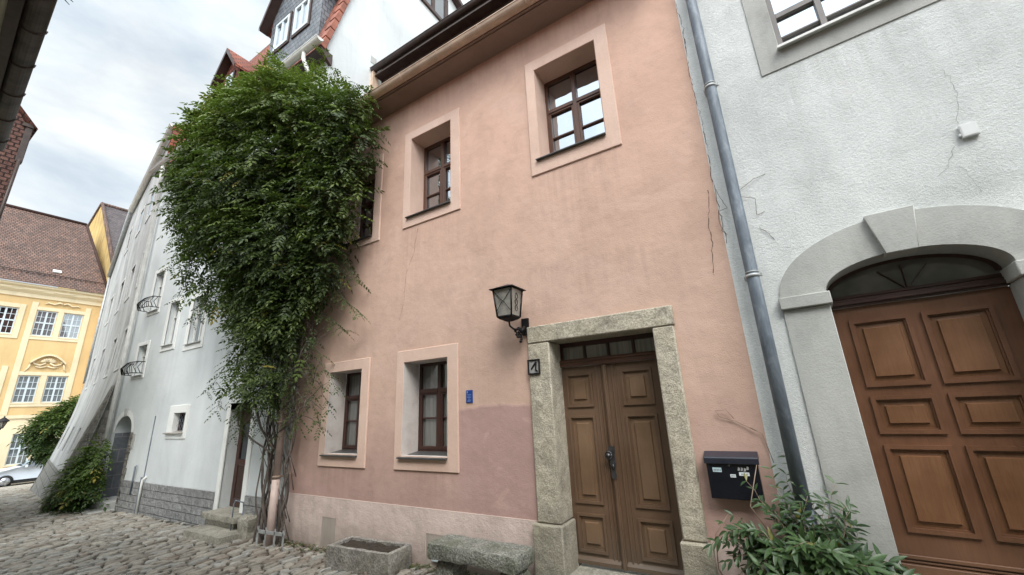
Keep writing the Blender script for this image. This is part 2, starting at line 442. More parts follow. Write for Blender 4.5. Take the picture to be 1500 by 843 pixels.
M['concrete'] = granite('trough_stone', (0.30, 0.28, 0.25), (0.17, .155, .14), (0.43, .41, .37), moss=(.15, .14, .1), mossf=.6, scale=40, dist=.02)
M['soil'] = simple('dark_soil', (0.035, 0.026, 0.018), .95, 0, .6, 30, 1.0, 60)
M['door'] = wood('brown_door_paint', (0.140, 0.084, 0.050), (0.118, 0.069, 0.041), 'z', .42, .2)
M['doorpanel'] = wood('brown_door_field', (0.185, 0.113, 0.065), (0.155, 0.093, 0.053), 'z', .42, .25)
M['door2'] = wood('red_brown_door', (0.155, 0.068, 0.033), (0.122, 0.052, 0.026), 'z', .38, .3)
M['door2p'] = wood('red_brown_panel', (0.195, 0.092, 0.042), (0.15, 0.067, 0.031), 'z', .38, .3)
grime(M['door'], -.1, .45, (.10, .085, .065), .6); grime(M['doorpanel'], -.1, .4, (.12, .10, .075), .5); grime(M['door2'], .2, .8, (.11, .07, .045), .55)
M['darkwood'] = wood('dark_brown_wood', (0.055, 0.022, 0.014), (0.03, .013, .009), 'x', .45, .3)
M['winwood'] = wood('window_brown', (0.12, 0.055, 0.032), (0.075, .033, .02), 'z', .45, .3)
M['winlow'] = wood('window_dark_brown', (0.06, 0.022, 0.016), (0.035, .014, .01), 'z', .42, .3)
M['slatesill'] = simple('slate_sill', (0.06, 0.06, 0.06), .45, 0, .4, 8)
M['gutter'] = simple('beige_gutter_paint', (0.56, 0.415, 0.31), .5, 0, .15, 5, .2, 12)
M['whitegutter'] = simple('white_gutter_paint', (0.66, 0.655, 0.62), .45, 0, .12, 6, .2, 12)
M['zinc'] = simple('blue_grey_zinc', (0.15, 0.18, 0.215), .5, .15, .45, 7, .35, 18, (1, 1, .35))
def zincmat():
    m, nt, p = newmat('mottled_zinc'); v = coords(nt, 'Object', (1, 1, .4))
    a = nz(nt, v, 9, 6, .7, .6); b = nz(nt, coords(nt, 'Object', (6, 6, .5)), 4, 5, .65)
    col = ramp(nt, a, [(.32, (.10, .122, .15)), (.52, (.155, .185, .22)), (.66, (.24, .275, .31))])
    col = mix(nt, .6, col, ramp(nt, b, [(.38, g(.75)), (.56, g(1)), (.72, g(1.5))]), 'MULTIPLY')
    setc(nt, p, col); p.inputs['Roughness'].default_value = .55; bump(nt, p, a, .3, .004); return m
M['zinc'] = zincmat()
M['zinclight'] = simple('pale_zinc', (0.40, 0.41, 0.405), .45, .2, .2, 8)
M['brownmetal'] = simple('dark_brown_metal', (0.045, 0.028, 0.022), .5, .1, .4, 8)
M['blackiron'] = simple('black_iron', (0.018, 0.017, 0.018), .5, .6, .4, 20, .6, 40)
M['handle'] = simple('wrought_handle', (0.10, 0.10, 0.105), .45, .8, .4, 20, .6, 60)
M['boxblack'] = simple('black_mailbox_paint', (0.006, 0.007, 0.012), .22, 0, .3, 5, .05, 12)
M['boxlid'] = simple('mailbox_lid_paint', (0.022, 0.024, 0.036), .3, 0, .2, 5, .05, 12)
M['label'] = simple('paper_label', (0.62, 0.66, 0.68), .5, 0, .08, 20, 0)
M['ink'] = simple('faded_ink', (0.12, 0.13, 0.15), .6, 0, .2, 20, 0)
M['blue'] = simple('blue_enamel', (0.012, 0.05, 0.23), .3, 0, .3, 30, 0)
M['slate'] = tiles('slate_cladding', (0.12, 0.135, 0.155), (0.20, .215, .235), (0.03, .03, .035), .14, .14, .7, .008, .5, dist=.02)
M['redtile'] = tiles('red_roof_tile', (0.30, 0.085, 0.045), (0.20, .06, .038), (0.04, .015, .01), .18, .16)
M['browntile'] = tiles('weathered_brown_tile', (0.20, 0.115, 0.085), (0.115, .075, .062), (0.05, .03, .025), .20, .21, .7, .02, dist=.05)
M['greyroof'] = tiles('grey_roof_tile', (0.125, 0.10, 0.10), (0.085, .072, .076), (0.035, .03, .03), .2, .2)
M['hungtile'] = tiles('tile_hanging', (0.28, 0.14, 0.11), (0.21, .10, .08), (0.05, .025, .02), .12, .085, .9, .014, dist=.03)
M['block'] = blocks('split_face_block', (0.29, 0.29, 0.285), (0.38, .38, .375), (0.19, .19, .185), .42, .15)
M['farblock'] = blocks('old_stone_base', (0.19, 0.185, 0.17), (0.27, .265, .245), (0.1, .1, .09), .5, .28, .03)
M['rubble'] = blocks('rubble_stone', (0.17, 0.155, 0.13), (0.30, .28, .24), (0.2, .19, .17), .26, .2, .06)
M['greytilewall'] = tiles('grey_wall_tile', (0.13, 0.14, 0.155), (0.16, .17, .185), (0.25, .25, .25), .32, .32, 0.02, .012, .45, dist=.006)
M['ochre'] = plaster('ochre_render', (0.66, 0.46, 0.22), (0.60, .42, .195), (0.70, .50, .25), .3, .5, .1, blot=.5)
M['cream'] = plaster('cream_stucco', (0.75, 0.63, 0.42), (0.70, .58, .38), (0.79, .67, .46), .3, .5, .1, blot=.5)
M['yellow'] = plaster('yellow_gable_render', (0.60, 0.41, 0.15), (0.42, .29, .13), (0.66, .46, .19), .8, .6, .2, blot=.35, sdark=.55)
M['creamwall'] = plaster('cream_soffit_paint', (0.42, 0.415, 0.33), (0.37, .365, .29), (0.47, .46, .37), .2, .4, .1)
M['whitewood'] = simple('white_window_paint', (0.56, 0.63, 0.67), .4, 0, .06, 9, 0)
M['glass_up'] = glassy('window_glass_sky', (.02, .022, .024), .40, wav=.6)
M['glass_low'] = glassy('window_glass_curtain', refl=.12, curtain=(0.17, .17, .155))
M['glass_far'] = glassy('window_glass_far', refl=.2, curtain=(0.17, .19, .205))
M['glass_dark'] = glassy('window_glass_dark', (.008, .008, .008), .10)
M['glass_right'] = glassy('window_glass_bright', (.05, .055, .06), .46, wav=.5)
M['fanglass'] = glassy('dusty_fanlight_glass', (.075, .07, .062), .03)
M['transglass'] = glassy('transom_glass', refl=.05, curtain=(.26, .25, .22))
M['lampglass'] = simple('frosted_lamp_glass', (0.27, 0.255, 0.225), .35, 0, .35, 9, .6, 25)
M['leaf'] = leafmat('creeper_leaf', (0.009, 0.022, 0.011), (0.155, 0.21, 0.035), .25, .5)
M['leaf2'] = leafmat('shrub_leaf', (0.014, 0.036, 0.016), (0.085, 0.145, 0.05), .14, .34)
M['leaf3'] = leafmat('far_leaf', (0.014, 0.038, 0.010), (0.10, 0.155, 0.025), .2)
M['bark'] = simple('creeper_bark', (0.10, 0.08, 0.068), .9, 0, .5, 14, 1.0, 30, (1, 1, .3))
M['twig'] = simple('dry_twig', (0.26, 0.19, 0.14), .8, 0, .3, 14, 0)
M['carpaint'] = simple('white_car_paint', (0.62, 0.68, 0.76), .22, .1, .04, 2, 0)
M['tyre'] = simple('tyre_rubber', (0.015, .015, .016), .8, 0, .2, 9, 0)
M['rim'] = simple('alloy_rim', (0.45, .46, .48), .3, .8, .1, 9, 0)
M['crack'] = simple('crack_shadow', (0.11, 0.075, 0.06), .95, 0, .3, 9, 0)
M['greycrack'] = simple('grey_crack_shadow', (0.40, 0.40, 0.385), .95, 0, .3, 9, 0)
M['hatch'] = plaster('grey_cellar_board', (0.40, 0.345, 0.30), (0.31, .265, .23), (0.46, .40, .355), .6, .5, .1)
M['darkvoid'] = simple('dark_interior', (0.01, .009, .008), .9, 0, .2, 9, 0)
M['red'] = simple('red_lamp', (0.3, .01, .01), .3, 0, .1, 9, 0)

def stonemat():
    m, nt, p = newmat('cobble_stone')
    at = nt.nodes.new('ShaderNodeAttribute'); at.attribute_name = 'tone'
    v = coords(nt)
    f = nz(nt, v, 30, 5, .7); b = nz(nt, v, 5, 4, .6)
    col = mix(nt, .75, at.outputs['Color'], ramp(nt, f, [(.3, g(.66)), (.68, g(1.22))]), 'MULTIPLY')
    col = mix(nt, .5, col, ramp(nt, b, [(.3, g(.78)), (.68, g(1.12))]), 'MULTIPLY')
    setc(nt, p, col); p.inputs['Roughness'].default_value = .78
    bump(nt, p, math_(nt, 'ADD', f, b), .9, .012)
    return m
M['cobble'] = stonemat()
M['joint'] = granite('joint_dirt', (0.05, 0.042, 0.032), (0.025, .021, .016), (0.09, .08, .06), moss=(.03, .036, .014), mossf=.6, scale=40)
M['earth'] = granite('pale_paving', (0.36, 0.33, 0.28), (0.26, .24, .2), (0.44, .41, .36), moss=(.24, .22, .17), mossf=.4, scale=14)

# ------------------------------------------------------------------ ground
def gz(x, y=0.0):
    if x > -3: z = -0.17 + (x+3)*0.022
    elif x > -14: z = -0.17 + (x+3)*0.0185
    elif x > -19: z = -0.3735 - ((-14-x)**2)*0.0055
    else: z = -0.511 - (-19-x)*0.052
    if x < -39: z = -0.511 - 20*0.052 - (-39-x)*0.02
    return z + 0.018*max(-6, min(0, y)) * -0.6
def ground():
    m = MB(); xs = [12 - i*1.0 for i in range(75)]
    ys = [-14, -9, -6, -5, -4, -3, -2, -1, 0, .6, 2, 4, 6, 9, 14]
    vs = []
    for x in xs:
        for y in ys: vs.append((x, y, gz(x, y) - (0.03 if x > -34 else 0)))
    n = len(ys); fs = []
    for i in range(len(xs)-1):
        for j in range(n-1):
            fs.append((i*n+j, i*n+j+1, (i+1)*n+j+1, (i+1)*n+j))
    m.add(vs, fs, 0)
    for k, p in enumerate(m.f):
        if sum(m.v[i][0] for i in p)/4 < -33: m.m[k] = 1
    o = m.build('street', [M['joint'], M['earth']], smooth=True); o['kind'] = 'structure'
    m = MB(); m.quad((-900, -900, -2.2), (900, -900, -2.2), (900, 900, -2.2), (-900, 900, -2.2))
    o = m.build('ground', M['earth']); o['kind'] = 'structure'
def cobbles():
    r = random.Random(3); m = MB()
    # rows run across the street; every stone is a low dome
    x = 1.2
    while x > -34:
        dist = abs(x + 1)
        d = r.uniform(.075, .125) if x > -17 else .17
        y = -5.2 + r.uniform(0, .2)
        ytop = 0.0 if x > -15.5 else min(3.2, .3 + (-15.5-x)*.17)
        while y < ytop:
            w = r.uniform(.13, .30) if x > -17 else .3
            sk = .035
            cx = x - d/2; cy = y + w/2
            if cy + w/2 > ytop + .04: break
            gap = .010 + r.random()*.006
            pts = []
            corners = [(-d/2+gap, -w/2+gap), (d/2-gap, -w/2+gap), (d/2-gap, w/2-gap), (-d/2+gap, w/2-gap)]
            for i in range(4):
                a = corners[i]; b = corners[(i+1) % 4]
                j = lambda: r.uniform(-.012, .012)
                pts.append((a[0]*.80+b[0]*.20 + j(), a[1]*.80+b[1]*.20 + j()))
                pts.append((a[0]*.20+b[0]*.80 + j(), a[1]*.20+b[1]*.80 + j()))
            rot = r.uniform(-.12, .12) + .35*noise.noise(Vector((cx*.5, cy*.5, 0)))
            c, s = math.cos(rot), math.sin(rot)
            offx = .05*noise.noise(Vector((cx*.9, cy*.9, 3)))
            # stones sit a little skewed so the rows wander
            wav = .10*noise.noise(Vector((cy*.7, 1.7, cx*.1)))
            h0 = gz(cx, cy) + r.uniform(-.010, .010) + .012*noise.noise(Vector((cx, cy, 1)))
            tx, ty = r.gauss(0, .09), r.gauss(0, .06)
            def P(px, py, k, z):
                X = (px*c - py*s)*k; Y = (px*s + py*c)*k
                return (cx + X + offx + wav, cy + Y, h0 + z + X*tx + Y*ty)
            vs = [P(px, py, 1.0, -.05) for px, py in pts] + [P(px, py, .97, -.014) for px, py in pts] + [P(px, py, .90, -.001) for px, py in pts] + [P(px, py, .5, .002) for px, py in pts] + [P(0, 0, 0, .003)]
            n = len(pts); fs = []
            for L in (0, n, 2*n):
                for i in range(n):
                    k = (i+1) % n; fs.append((L+i, L+k, L+n+k, L+n+i))
            for i in range(n): fs.append((3*n+i, 3*n+(i+1) % n, 4*n))
            t = r.uniform(.75, 1.15); q = r.random()
            base = (0.30, 0.27, 0.225) if q < .6 else ((0.33, .315, .28) if q < .85 else (0.24, .20, .16))
            m.add(vs, fs, 0, tuple(k*t for k in base), smooth=True)
            y += w
        x -= d
    o = m.build('cobblestones', M['cobble']); o['kind'] = 'structure'
ground(); cobbles()

# ------------------------------------------------------------------ windows
def window(parent, op, surround, depth, glassm, framem, trimm, revm, mull=(), bars=(), fw=.05, proud=.02, sill=None, sillm=None,
           thick=None, cols=None, wallreveal=True, extra=None, name='window', barw=.022, splay=0):
    """frame mesh = the part; surround, pane, sill are its sub-parts"""
    x0, x1, z0, z1 = op
    f = MB(); yf = depth
    ring(f, (x0, x1, z0, z1), (x0+fw, x1-fw, z0+fw*1.1, z1-fw), yf, yf+.06)
    for mx, w in mull:
        f.box(mx-w/2, mx+w/2, yf-.012, yf+.045, z0+fw*1.1, z1-fw)
    for bz, w in bars:
        segs = [x0+fw] + [v for mx, mw in mull for v in (mx-mw/2, mx+mw/2)] + [x1-fw]
        for i in range(0, len(segs), 2):
            f.box(segs[i], segs[i+1], yf-(.02 if w > .04 else -.004), yf+.04, bz-w/2, bz+w/2)
    # casement rails around each light column for depth
    if cols:
        for a, b in cols:
            ring(f, (a, b, z0+fw*1.1, bars[0][0]-bars[0][1]/2 if bars else z1-fw), (a+.028, b-.028, z0+fw*1.1+.045, (bars[0][0]-bars[0][1]/2 if bars else z1-fw)-.028), yf-.006, yf+.03)
    fo = f.build(name, framem, parent, bevel=.004)
    p = MB(); p.quad((x0+fw*.6, yf+.035, z0+fw*.6), (x1-fw*.6, yf+.035, z0+fw*.6), (x1-fw*.6, yf+.035, z1-fw*.6), (x0+fw*.6, yf+.035, z1-fw*.6))
    p.build('pane', glassm, fo)
    if surround:
        s = MB(); cring(s, surround, op, -proud, .012)
        s.build('surround', trimm, fo, bevel=.006)
    if revm:
        q = MB(); e = .003
        a, b = x0 + splay, x1
        q.quad((x0+e, -proud+.002, z0), (x0+e, -proud+.002, z1), (x0+e, yf, z1), (x0+e, yf, z0))
        q.quad((x1-e, -proud+.002, z0), (x1-e, yf, z0), (x1-e, yf, z1), (x1-e, -proud+.002, z1))
        q.quad((x0, -proud+.002, z1-e), (x1, -proud+.002, z1-e), (x1, yf, z1-e), (x0, yf, z1-e))
        q.quad((x0, -proud+.002, z0+e), (x0, yf, z0+e), (x1, yf, z0+e), (x1, -proud+.002, z0+e))
        q.build('reveal', revm, fo)
    if sill:
        sx0, sx1, pr, th = sill
        sl = MB()
        sl.prism_x([(-proud-pr, z0-.004-th*.3), (-proud-pr, z0-th), (-proud-pr+.012, z0-th), (yf+.01, z0+.002), (yf+.01, z0+.03)], sx0, sx1)
        sl.build('sill', sillm, fo, bevel=.003)
    return fo

# ------------------------------------------------------------------ pink house
ph = thing('pink_house', 'salmon pink rendered house with brown double door in a granite frame', 'house', (-6.95, 0, -.2))
PX = 6.95; PZ = .2
class Off:  # all pink-house parts are written in street coordinates and shifted to the house's own origin
    pass
def shift(o, dx=PX, dz=PZ):
    for v in o.data.vertices: v.co.x += dx; v.co.z += dz
    return o
def shift_tree(o):
    shift(o)
    for c in o.children: shift(c)
    return o
# shared materials use object coordinates: undo the shift in the salmon wall by giving it its own origin
low1 = (-6.04, -5.27, 1.02, 2.25); low2 = (-4.37, -3.565, 1.02, 2.26)
up0 = (-5.95, -5.20, 4.47, 5.84); up3 = (-4.345, -3.495, 4.55, 5.98); up4 = (-1.985, -1.10, 4.68, 6.10)
doorop = (-2.05, -.88, -.35, 2.285)
holes = [(*w, .32) for w in (low1, low2, up0, up3, up4)] + [(*doorop, .45)]
wm = MB(); wall_faces(wm, -6.95, -.095, -.45, 6.85, holes, reveal=False)
wm.build('wall', M['pink'], ph).location = (PX, 0, PZ)
def pk(mb, name, mat, parent=None, **kw):
    o = mb.build(name, mat, ph if parent is None else parent, **kw)
    if parent is None: o.location = (PX, 0, PZ)
    return o
def pkwin(*a, **k):
    o = window(ph, *a, **k); o.location = (PX, 0, PZ); return o
for op, so, low in ((low1, (-6.19, -5.10, .84, 2.41), 1), (low2, (-4.51, -3.39, .845, 2.43), 1), (up0, (-6.09, -5.03, 4.33, 5.99), 0),
                    (up3, (-4.49, -3.32, 4.37, 6.13), 0), (up4, (-2.125, -.93, 4.46, 6.27), 0)):
    mx = (op[0]+op[1])/2; H = op[3]-op[2]
    fw = .045
    if low: bars = [(op[2]+H*.675, .06), (op[2]+H*.375, .024)]
    else: bars = [(op[2]+H*.63, .055), (op[2]+H*.325, .024)]
    pkwin(op, so, .29, M['glass_low'] if low else M['glass_up'], M['winlow'] if low else M['winwood'], M['pinktrim'], M['reveal'] if low else M['pinktrim'],
          mull=[(mx, .06)], bars=bars, fw=fw, sill=(op[0]-.05, op[1]+.005, .045, .03), sillm=M['slatesill'],
          cols=[(op[0]+fw, mx-.03), (mx+.03, op[1]-fw)])
# plinth
m = MB(); wall_faces(m, -6.95, -2.335, -.45, .42, [(-5.99, -5.66, -.24, .155, .05), (-3.92, -3.56, -.24, .145, .05)], y=-.008)
m.quad((-6.95, -.008, .42), (-2.335, -.008, .42), (-2.335, 0, .42), (-6.95, 0, .42))
wall_faces(m, -.665, -.11, -.45, .43, [], y=-.008)
m.quad((-.665, -.008, .43), (-.11, -.008, .43), (-.11, 0, .43), (-.665, 0, .43))
m.quad((-6.95, 0, -.45), (-6.95, -.008, -.45), (-6.95, -.008, .42), (-6.95, 0, .42))
pk(m, 'plinth', M['pinkplinth'])
crack(ph, [(-6.93, .425), (-5.5, .423), (-4, .426), (-2.34, .424)], simple('drip_shadow', (.2, .12, .10), .95, 0, .3, 9, 0), .0, seed=2, loc=(PX, 0, PZ)) if 0 else None
m = MB(); m.box(-5.985, -5.665, -.003, .03, -.235, .15); m.box(-5.985, -5.665, -.0045, -.003, .140, .153); m.box(-5.987, -5.975, -.0045, -.003, -.235, .14); pk(m, 'cellar_hatch', M['hatch'])  # thin strips along top and left edges stand in for the hatch's shadow line
m = MB(); m.box(-3.915, -3.565, -.003, .03, -.235, .14); m.box(-3.915, -3.565, -.0045, -.003, .130, .143); ch = pk(m, 'cellar_hatch', M['hatch'])  # top strip modelled in place of a shadow line
m = MB(); ring(m, (-3.80, -3.60, -.13, .05), (-3.785, -3.615, -.115, .035), -.035, -.008)
for i in range(7): m.obox((-3.70, -.022, -.10+i*.021), (.085, 0, 0), (0, .012, -.006), (0, .0008, .002))
m.build('vent_grille', M['whitewood'], ch)
# granite door frame
def stoneblock(mb, x0, x1, y0, y1, z0, z1): mb.box(x0, x1, y0, y1, z0, z1)
sf = MB()
sf.box(-2.32, -2.045, -.045, .27, .415, 2.282); sf.box(-.885, -.68, -.045, .27, .405, 2.282)
sf.box(-2.32, -.67, -.05, .33, 2.285, 2.485)
sf.box(-2.365, -2.02, -.085, .265, -.30, .41); sf.box(-.905, -.645, -.085, .265, -.30, .40)
dfr = pk(sf, 'door_surround', M['granite'], bevel=.014, seg=2)
m = MB(); m.box(-2.02, -.905, -.12, .42, -.3, -.025); m.build('threshold', M['stepstone'], dfr, bevel=.01)
# double door
yd = .27
def raised_panel(mb, mf, x0, x1, z0, z1, y, mould=.026, fieldin=.05, pr=.018):
    """moulding ring + raised field with bevelled edges; recessed sheet behind"""
    ring(mb, (x0, x1, z0, z1), (x0+mould, x1-mould, z0+mould, z1-mould), y-pr, y+.012)
    ring(mb, (x0+mould, x1-mould, z0+mould, z1-mould), (x0+mould+.012, x1-mould-.012, z0+mould+.012, z1-mould-.012), y-.002, y+.012)
    a0, a1, b0, b1 = x0+mould+.012, x1-mould-.012, z0+mould+.012, z1-mould-.012
    f = fieldin
    o = [(a0, y+.012, b0), (a1, y+.012, b0), (a1, y+.012, b1), (a0, y+.012, b1)]
    i = [(a0+f, y-.010, b0+f), (a1-f, y-.010, b0+f), (a1-f, y-.010, b1-f), (a0+f, y-.010, b1-f)]
    k = [(a0+f*.85, y+.008, b0+f*.85), (a1-f*.85, y+.008, b0+f*.85), (a1-f*.85, y+.008, b1-f*.85), (a0+f*.85, y+.008, b1-f*.85)]
    mf.add(o+k+i, [(0,1,5,4), (1,2,6,5), (2,3,7,6), (3,0,4,7), (4,5,9,8), (5,6,10,9), (6,7,11,10), (7,4,8,11), (8,9,10,11)])
def leaf(parent, x0, x1, z0, z1, y, panels, mat, pmat, name='door_leaf', fieldin=.05, loc=None, mould=.026):
    mb = MB(); mf = MB()
    hs = [(p[0]+.01, p[1]-.01, p[2]+.01, p[3]-.01, .02) for p in panels]
    wall_faces(mb, x0, x1, z0, z1, hs, y=y)
    mb.quad((x0, y, z0), (x0, y, z1), (x0, y+.05, z1), (x0, y+.05, z0)); mb.quad((x1, y, z0), (x1, y+.05, z0), (x1, y+.05, z1), (x1, y, z1))
    for p in panels: raised_panel(mb, mf, *p, y, fieldin=fieldin, mould=mould)
    o = mb.build(name, mat, parent)
    if loc: o.location = loc
    mf.build('panel', pmat, o)
    return o
seamx = -1.49
LZ = [(1.55, 1.925), (.565, 1.46), (.105, .47)]
loc = (PX, 0, PZ)
la = leaf(ph, -2.12, seamx-.065, .0, 2.0, yd, [(-2.0, -1.685, a, b) for a, b in LZ], M['door'], M['doorpanel'], loc=loc)
lb = leaf(ph, seamx-.012, -.885, .0, 2.0, yd, [(-1.35, -1.02, a, b) for a, b in LZ], M['door'], M['doorpanel'], loc=loc)
m = MB()  # mouldings either side of the meeting stile
m.box(seamx-.065, seamx-.012, yd-.03, yd+.05, 0, 2.0)
m.box(seamx-.052, seamx-.025, yd-.042, yd-.03, .0, 1.99)
m.build('astragal', M['door'], la, bevel=.006)
m = MB(); m.box(seamx+.035, seamx+.055, yd-.014, yd, 0, 2.0); m.box(seamx+.085, seamx+.10, yd-.01, yd, 0, 2.0); m.build('moulding', M['door'], lb, bevel=.004)
m = MB(); m.box(seamx-.15, seamx-.135, yd-.01, yd, 0, 2.0); m.box(seamx-.105, seamx-.09, yd-.014, yd, 0, 2.0); m.build('moulding', M['door'], la, bevel=.004)
m = MB(); m.prism_x([(yd-.035, .005), (yd-.035, .04), (yd, .07), (yd, .005)], -2.12, seamx-.07); m.build('weather_bar', M['door'], la)
m = MB(); m.prism_x([(yd-.035, .005), (yd-.035, .04), (yd, .07), (yd, .005)], seamx-.01, -.885); m.build('weather_bar', M['door'], lb)
# handle: shaped plate, knob, scroll, keyhole cover
m = MB()
plate = [(-.028, -.16), (.0, -.185), (.028, -.16), (.022, -.08), (.036, -.02), (.024, .05), (.036, .10), (.03, .15), (.012, .135), (0, .155), (-.012, .135), (-.03, .15), (-.036, .10), (-.022, .05), (-.034, -.02), (-.022, -.08)]
hx, hz = seamx-.038, 1.0
m.prism_y([(hx+a, hz+b) for a, b in plate], yd-.050, yd-.042)
m.build('door_handle', M['handle'], la); m = MB()
ringp = [(hx-.03+.036*math.cos(t*PI/6), yd-.075, hz+.055+.036*math.sin(t*PI/6)) for t in range(13)]
m.tube(ringp, .008, 6)
m.tube([(hx, yd-.05, hz+.055), (hx, yd-.085, hz+.055)], .012, 8)
m.tube([(hx-.03, yd-.05, hz+.055), (hx-.03, yd-.095, hz+.055)], [.018, .022], 10)
m.tube([(hx+.004, yd-.052, hz-.03), (hx+.004, yd-.062, hz-.05), (hx+.004, yd-.056, hz-.085)], [.010, .013, .006], 8)
m.build('knob', M['handle'], la)
m = MB(); m.box(-2.12, -.885, yd-.045, yd+.05, 2.002, 2.085); m.box(-2.12, -.885, yd-.06, yd-.045, 2.05, 2.075)
tr = pk(m, 'transom', wood('transom_wood', (.115, .05, .03), (.07, .03, .018), 'x'), bevel=.005)
m = MB(); fx0, fx1 = -2.12, -.885
m.box(fx0, -2.045+.01, yd, yd+.05, 2.087, 2.27)
for i in range(5):
    cxx = -2.035 + i*(1.14/4); m.box(cxx-.014, cxx+.014, yd+.005, yd+.045, 2.09, 2.262)
m.box(fx0, fx1, yd+.004, yd+.05, 2.235, 2.30); m.build('fanlight_frame', M['winlow'], tr)
m = MB(); m.quad((fx0, yd+.03, 2.09), (fx1, yd+.03, 2.09), (fx1, yd+.03, 2.28), (fx0, yd+.03, 2.28)); m.build('pane', M['transglass'], tr)
# eave, gutter, roof
m = MB()
m.prism_x([(-.30, 6.80), (-.30, 6.93), (.02, 6.98), (.02, 6.74), (-.03, 6.76)], -6.95, -.12)
m.box(-6.95, -.12, -.335, -.302, 6.82, 6.95)
pk(m, 'eave_soffit', M['soffit'])
def halfgutter(x0, x1, y, z, r, t=.006, n=10):
    mb = MB(); A = [PI + PI*i/n for i in range(n+1)]
    o = [(y+r*math.cos(a), z+r*math.sin(a)) for a in A]; inn = [(y+(r-t)*math.cos(a), z+(r-t)*math.sin(a)) for a in reversed(A)]
    mb.prism_x(o+inn, x0, x1)
    mb.tube([(x0, y-r, z), (x1, y-r, z)], .011, 6)
    mb.prism_x(o, x0, x0+.004); mb.prism_x(o, x1-.004, x1)
    return mb
m = halfgutter(-6.93, -.15, -.415, 6.865, .078)
gt = pk(m, 'gutter', M['gutter'])
for i in range(9):
    m = MB(); xx = -6.5 + i*.78
    m.tube([(xx, -.415+.083*math.cos(PI+PI*k/10), 6.865+.083*math.sin(PI+PI*k/10)) for k in range(11)], .006, 5)
    m.build('gutter_bracket', M['gutter'], gt)
m = MB(); m.quad((-6.95, -.36, 6.93), (-.12, -.36, 6.93), (-.12, 1.36, 8.95), (-6.95, 1.36, 8.95))
m.quad((-6.95, 1.25, 9.95), (-.12, 1.25, 9.95), (-.12, 4.5, 12.0), (-6.95, 4.5, 12.0))
m.quad((-6.95, 4.5, 12.0), (-.12, 4.5, 12.0), (-.12, 9, 7), (-6.95, 9, 7))
pk(m, 'roof', M['browntile'], uv=True)
m = MB(); m.box(-6.85, -.14, 1.33, 1.40, 8.6, 9.78); m.box(-6.85, -.14, 1.12, 1.33, 9.56, 9.60)
dm = pk(m, 'dormer_wall', M['brownmetal'])
m = halfgutter(-6.93, -.14, 1.12, 9.78, .085); m.build('dormer_gutter', M['brownmetal'], dm)
m = MB(); m.prism_x([(1.08, 9.1), (1.08, 9.72), (1.25, 9.78), (1.25, 9.0)], -6.95, -6.86); m.build('barge_end', M['gutter'], dm)
# cream rainwater pipe on the left corner
m = MB()
m.tube([(-6.78, -.42, 6.79), (-6.80, -.34, 6.6), (-6.85, -.26, 6.4), (-6.85, -.26, 5.5), (-6.85, -.26, .62)], .050, 12)
m.tube([(-6.85, -.26, .66), (-6.86, -.26, -.27)], .060, 12)
dp = pk(m, 'downpipe', simple('cream_pipe_paint', (0.52, .40, .35), .55, 0, .15, 6))
for zz in (.68, 1.5, 3.2):
    m = MB(); m.tube([(-6.85, -.26, zz), (-6.85, -.26, zz+.035)], .066, 12); m.box(-6.87, -6.83, -.21, 0, zz, zz+.03); m.build('pipe_clamp', M['twig'], dp)
# cracks in the render
def crack(parent, pts, mat, w=.004, y=-.0025, name='crack', seed=1, loc=None):
    r = random.Random(seed); P2 = []
    for i in range(len(pts)-1):
        a, b = pts[i], pts[i+1]; n = max(2, int(math.hypot(b[0]-a[0], b[1]-a[1])/.035))
        for k in range(n):
            t = k/n; P2.append((a[0]+(b[0]-a[0])*t + r.gauss(0, .006) + .012*noise.noise(Vector((a[1]+t, seed, 0))*4), a[1]+(b[1]-a[1])*t))
    P2.append(pts[-1]); mb = MB()
    for i in range(len(P2)-1):
        ww = w*r.uniform(.15, 1.0)*(1 + 1.6*max(0, noise.noise(Vector((P2[i][1]*3, seed, 0))))); a, b = P2[i], P2[i+1]
        mb.quad((a[0]-ww, y, a[1]), (a[0]+ww, y, a[1]), (b[0]+ww, y, b[1]), (b[0]-ww, y, b[1]))
    o = mb.build(name, mat, parent)
    if loc: o.location = loc
    return o
pcr = simple('hairline_crack', (.25, .13, .10), .95, 0, .2, 9, 0)
crack(ph, [(-4.17, 4.3), (-4.24, 3.9), (-4.40, 3.6), (-4.42, 3.2), (-4.5, 2.9)], pcr, .0035, loc=loc)
crack(ph, [(-.15, 3.6), (-.20, 3.3), (-.22, 3.0), (-.25, 2.7)], M['crack'], .004, seed=4, loc=loc)
crack(ph, [(-5.08, 1.72), (-4.8, 1.69), (-4.53, 1.70)], pcr, .003, seed=9, loc=loc)

# ------------------------------------------------------------------ right house (roughcast, arched doorway)
rh = thing('roughcast_house', 'grey roughcast house with red brown door under a stone arch', 'house', (-.1, 0, 0), R(-5))
AX0, AX1, SPR = .655, 1.70, 2.39
ACX = (AX0+AX1)/2
m = MB()
ob = (.33, 2.02, -.45, 2.915)
wop = (.80, 1.98, 4.82, 6.1)
wall_faces(m, .0, 9.0, -.45, 7.6, [ob, (*wop, .12)], reveal=False)
# spandrels above the outer arch curve
oa, obh = (ob[1]-ob[0])/2, ob[3]-SPR; ocx = (ob[0]+ob[1])/2
arc = [(ocx - oa*math.cos(PI*i/28), SPR + obh*math.sin(PI*i/28)) for i in range(29)]
for i in range(28):
    a, b = arc[i], arc[i+1]; m.quad((a[0], 0, a[1]), (b[0], 0, b[1]), (b[0], 0, ob[3]), (a[0], 0, ob[3]))
m.quad((0, 0, -.45), (0, 0, 7.6), (0, .6, 7.6), (0, .6, -.45))
m.build('wall', M['rough'], rh)
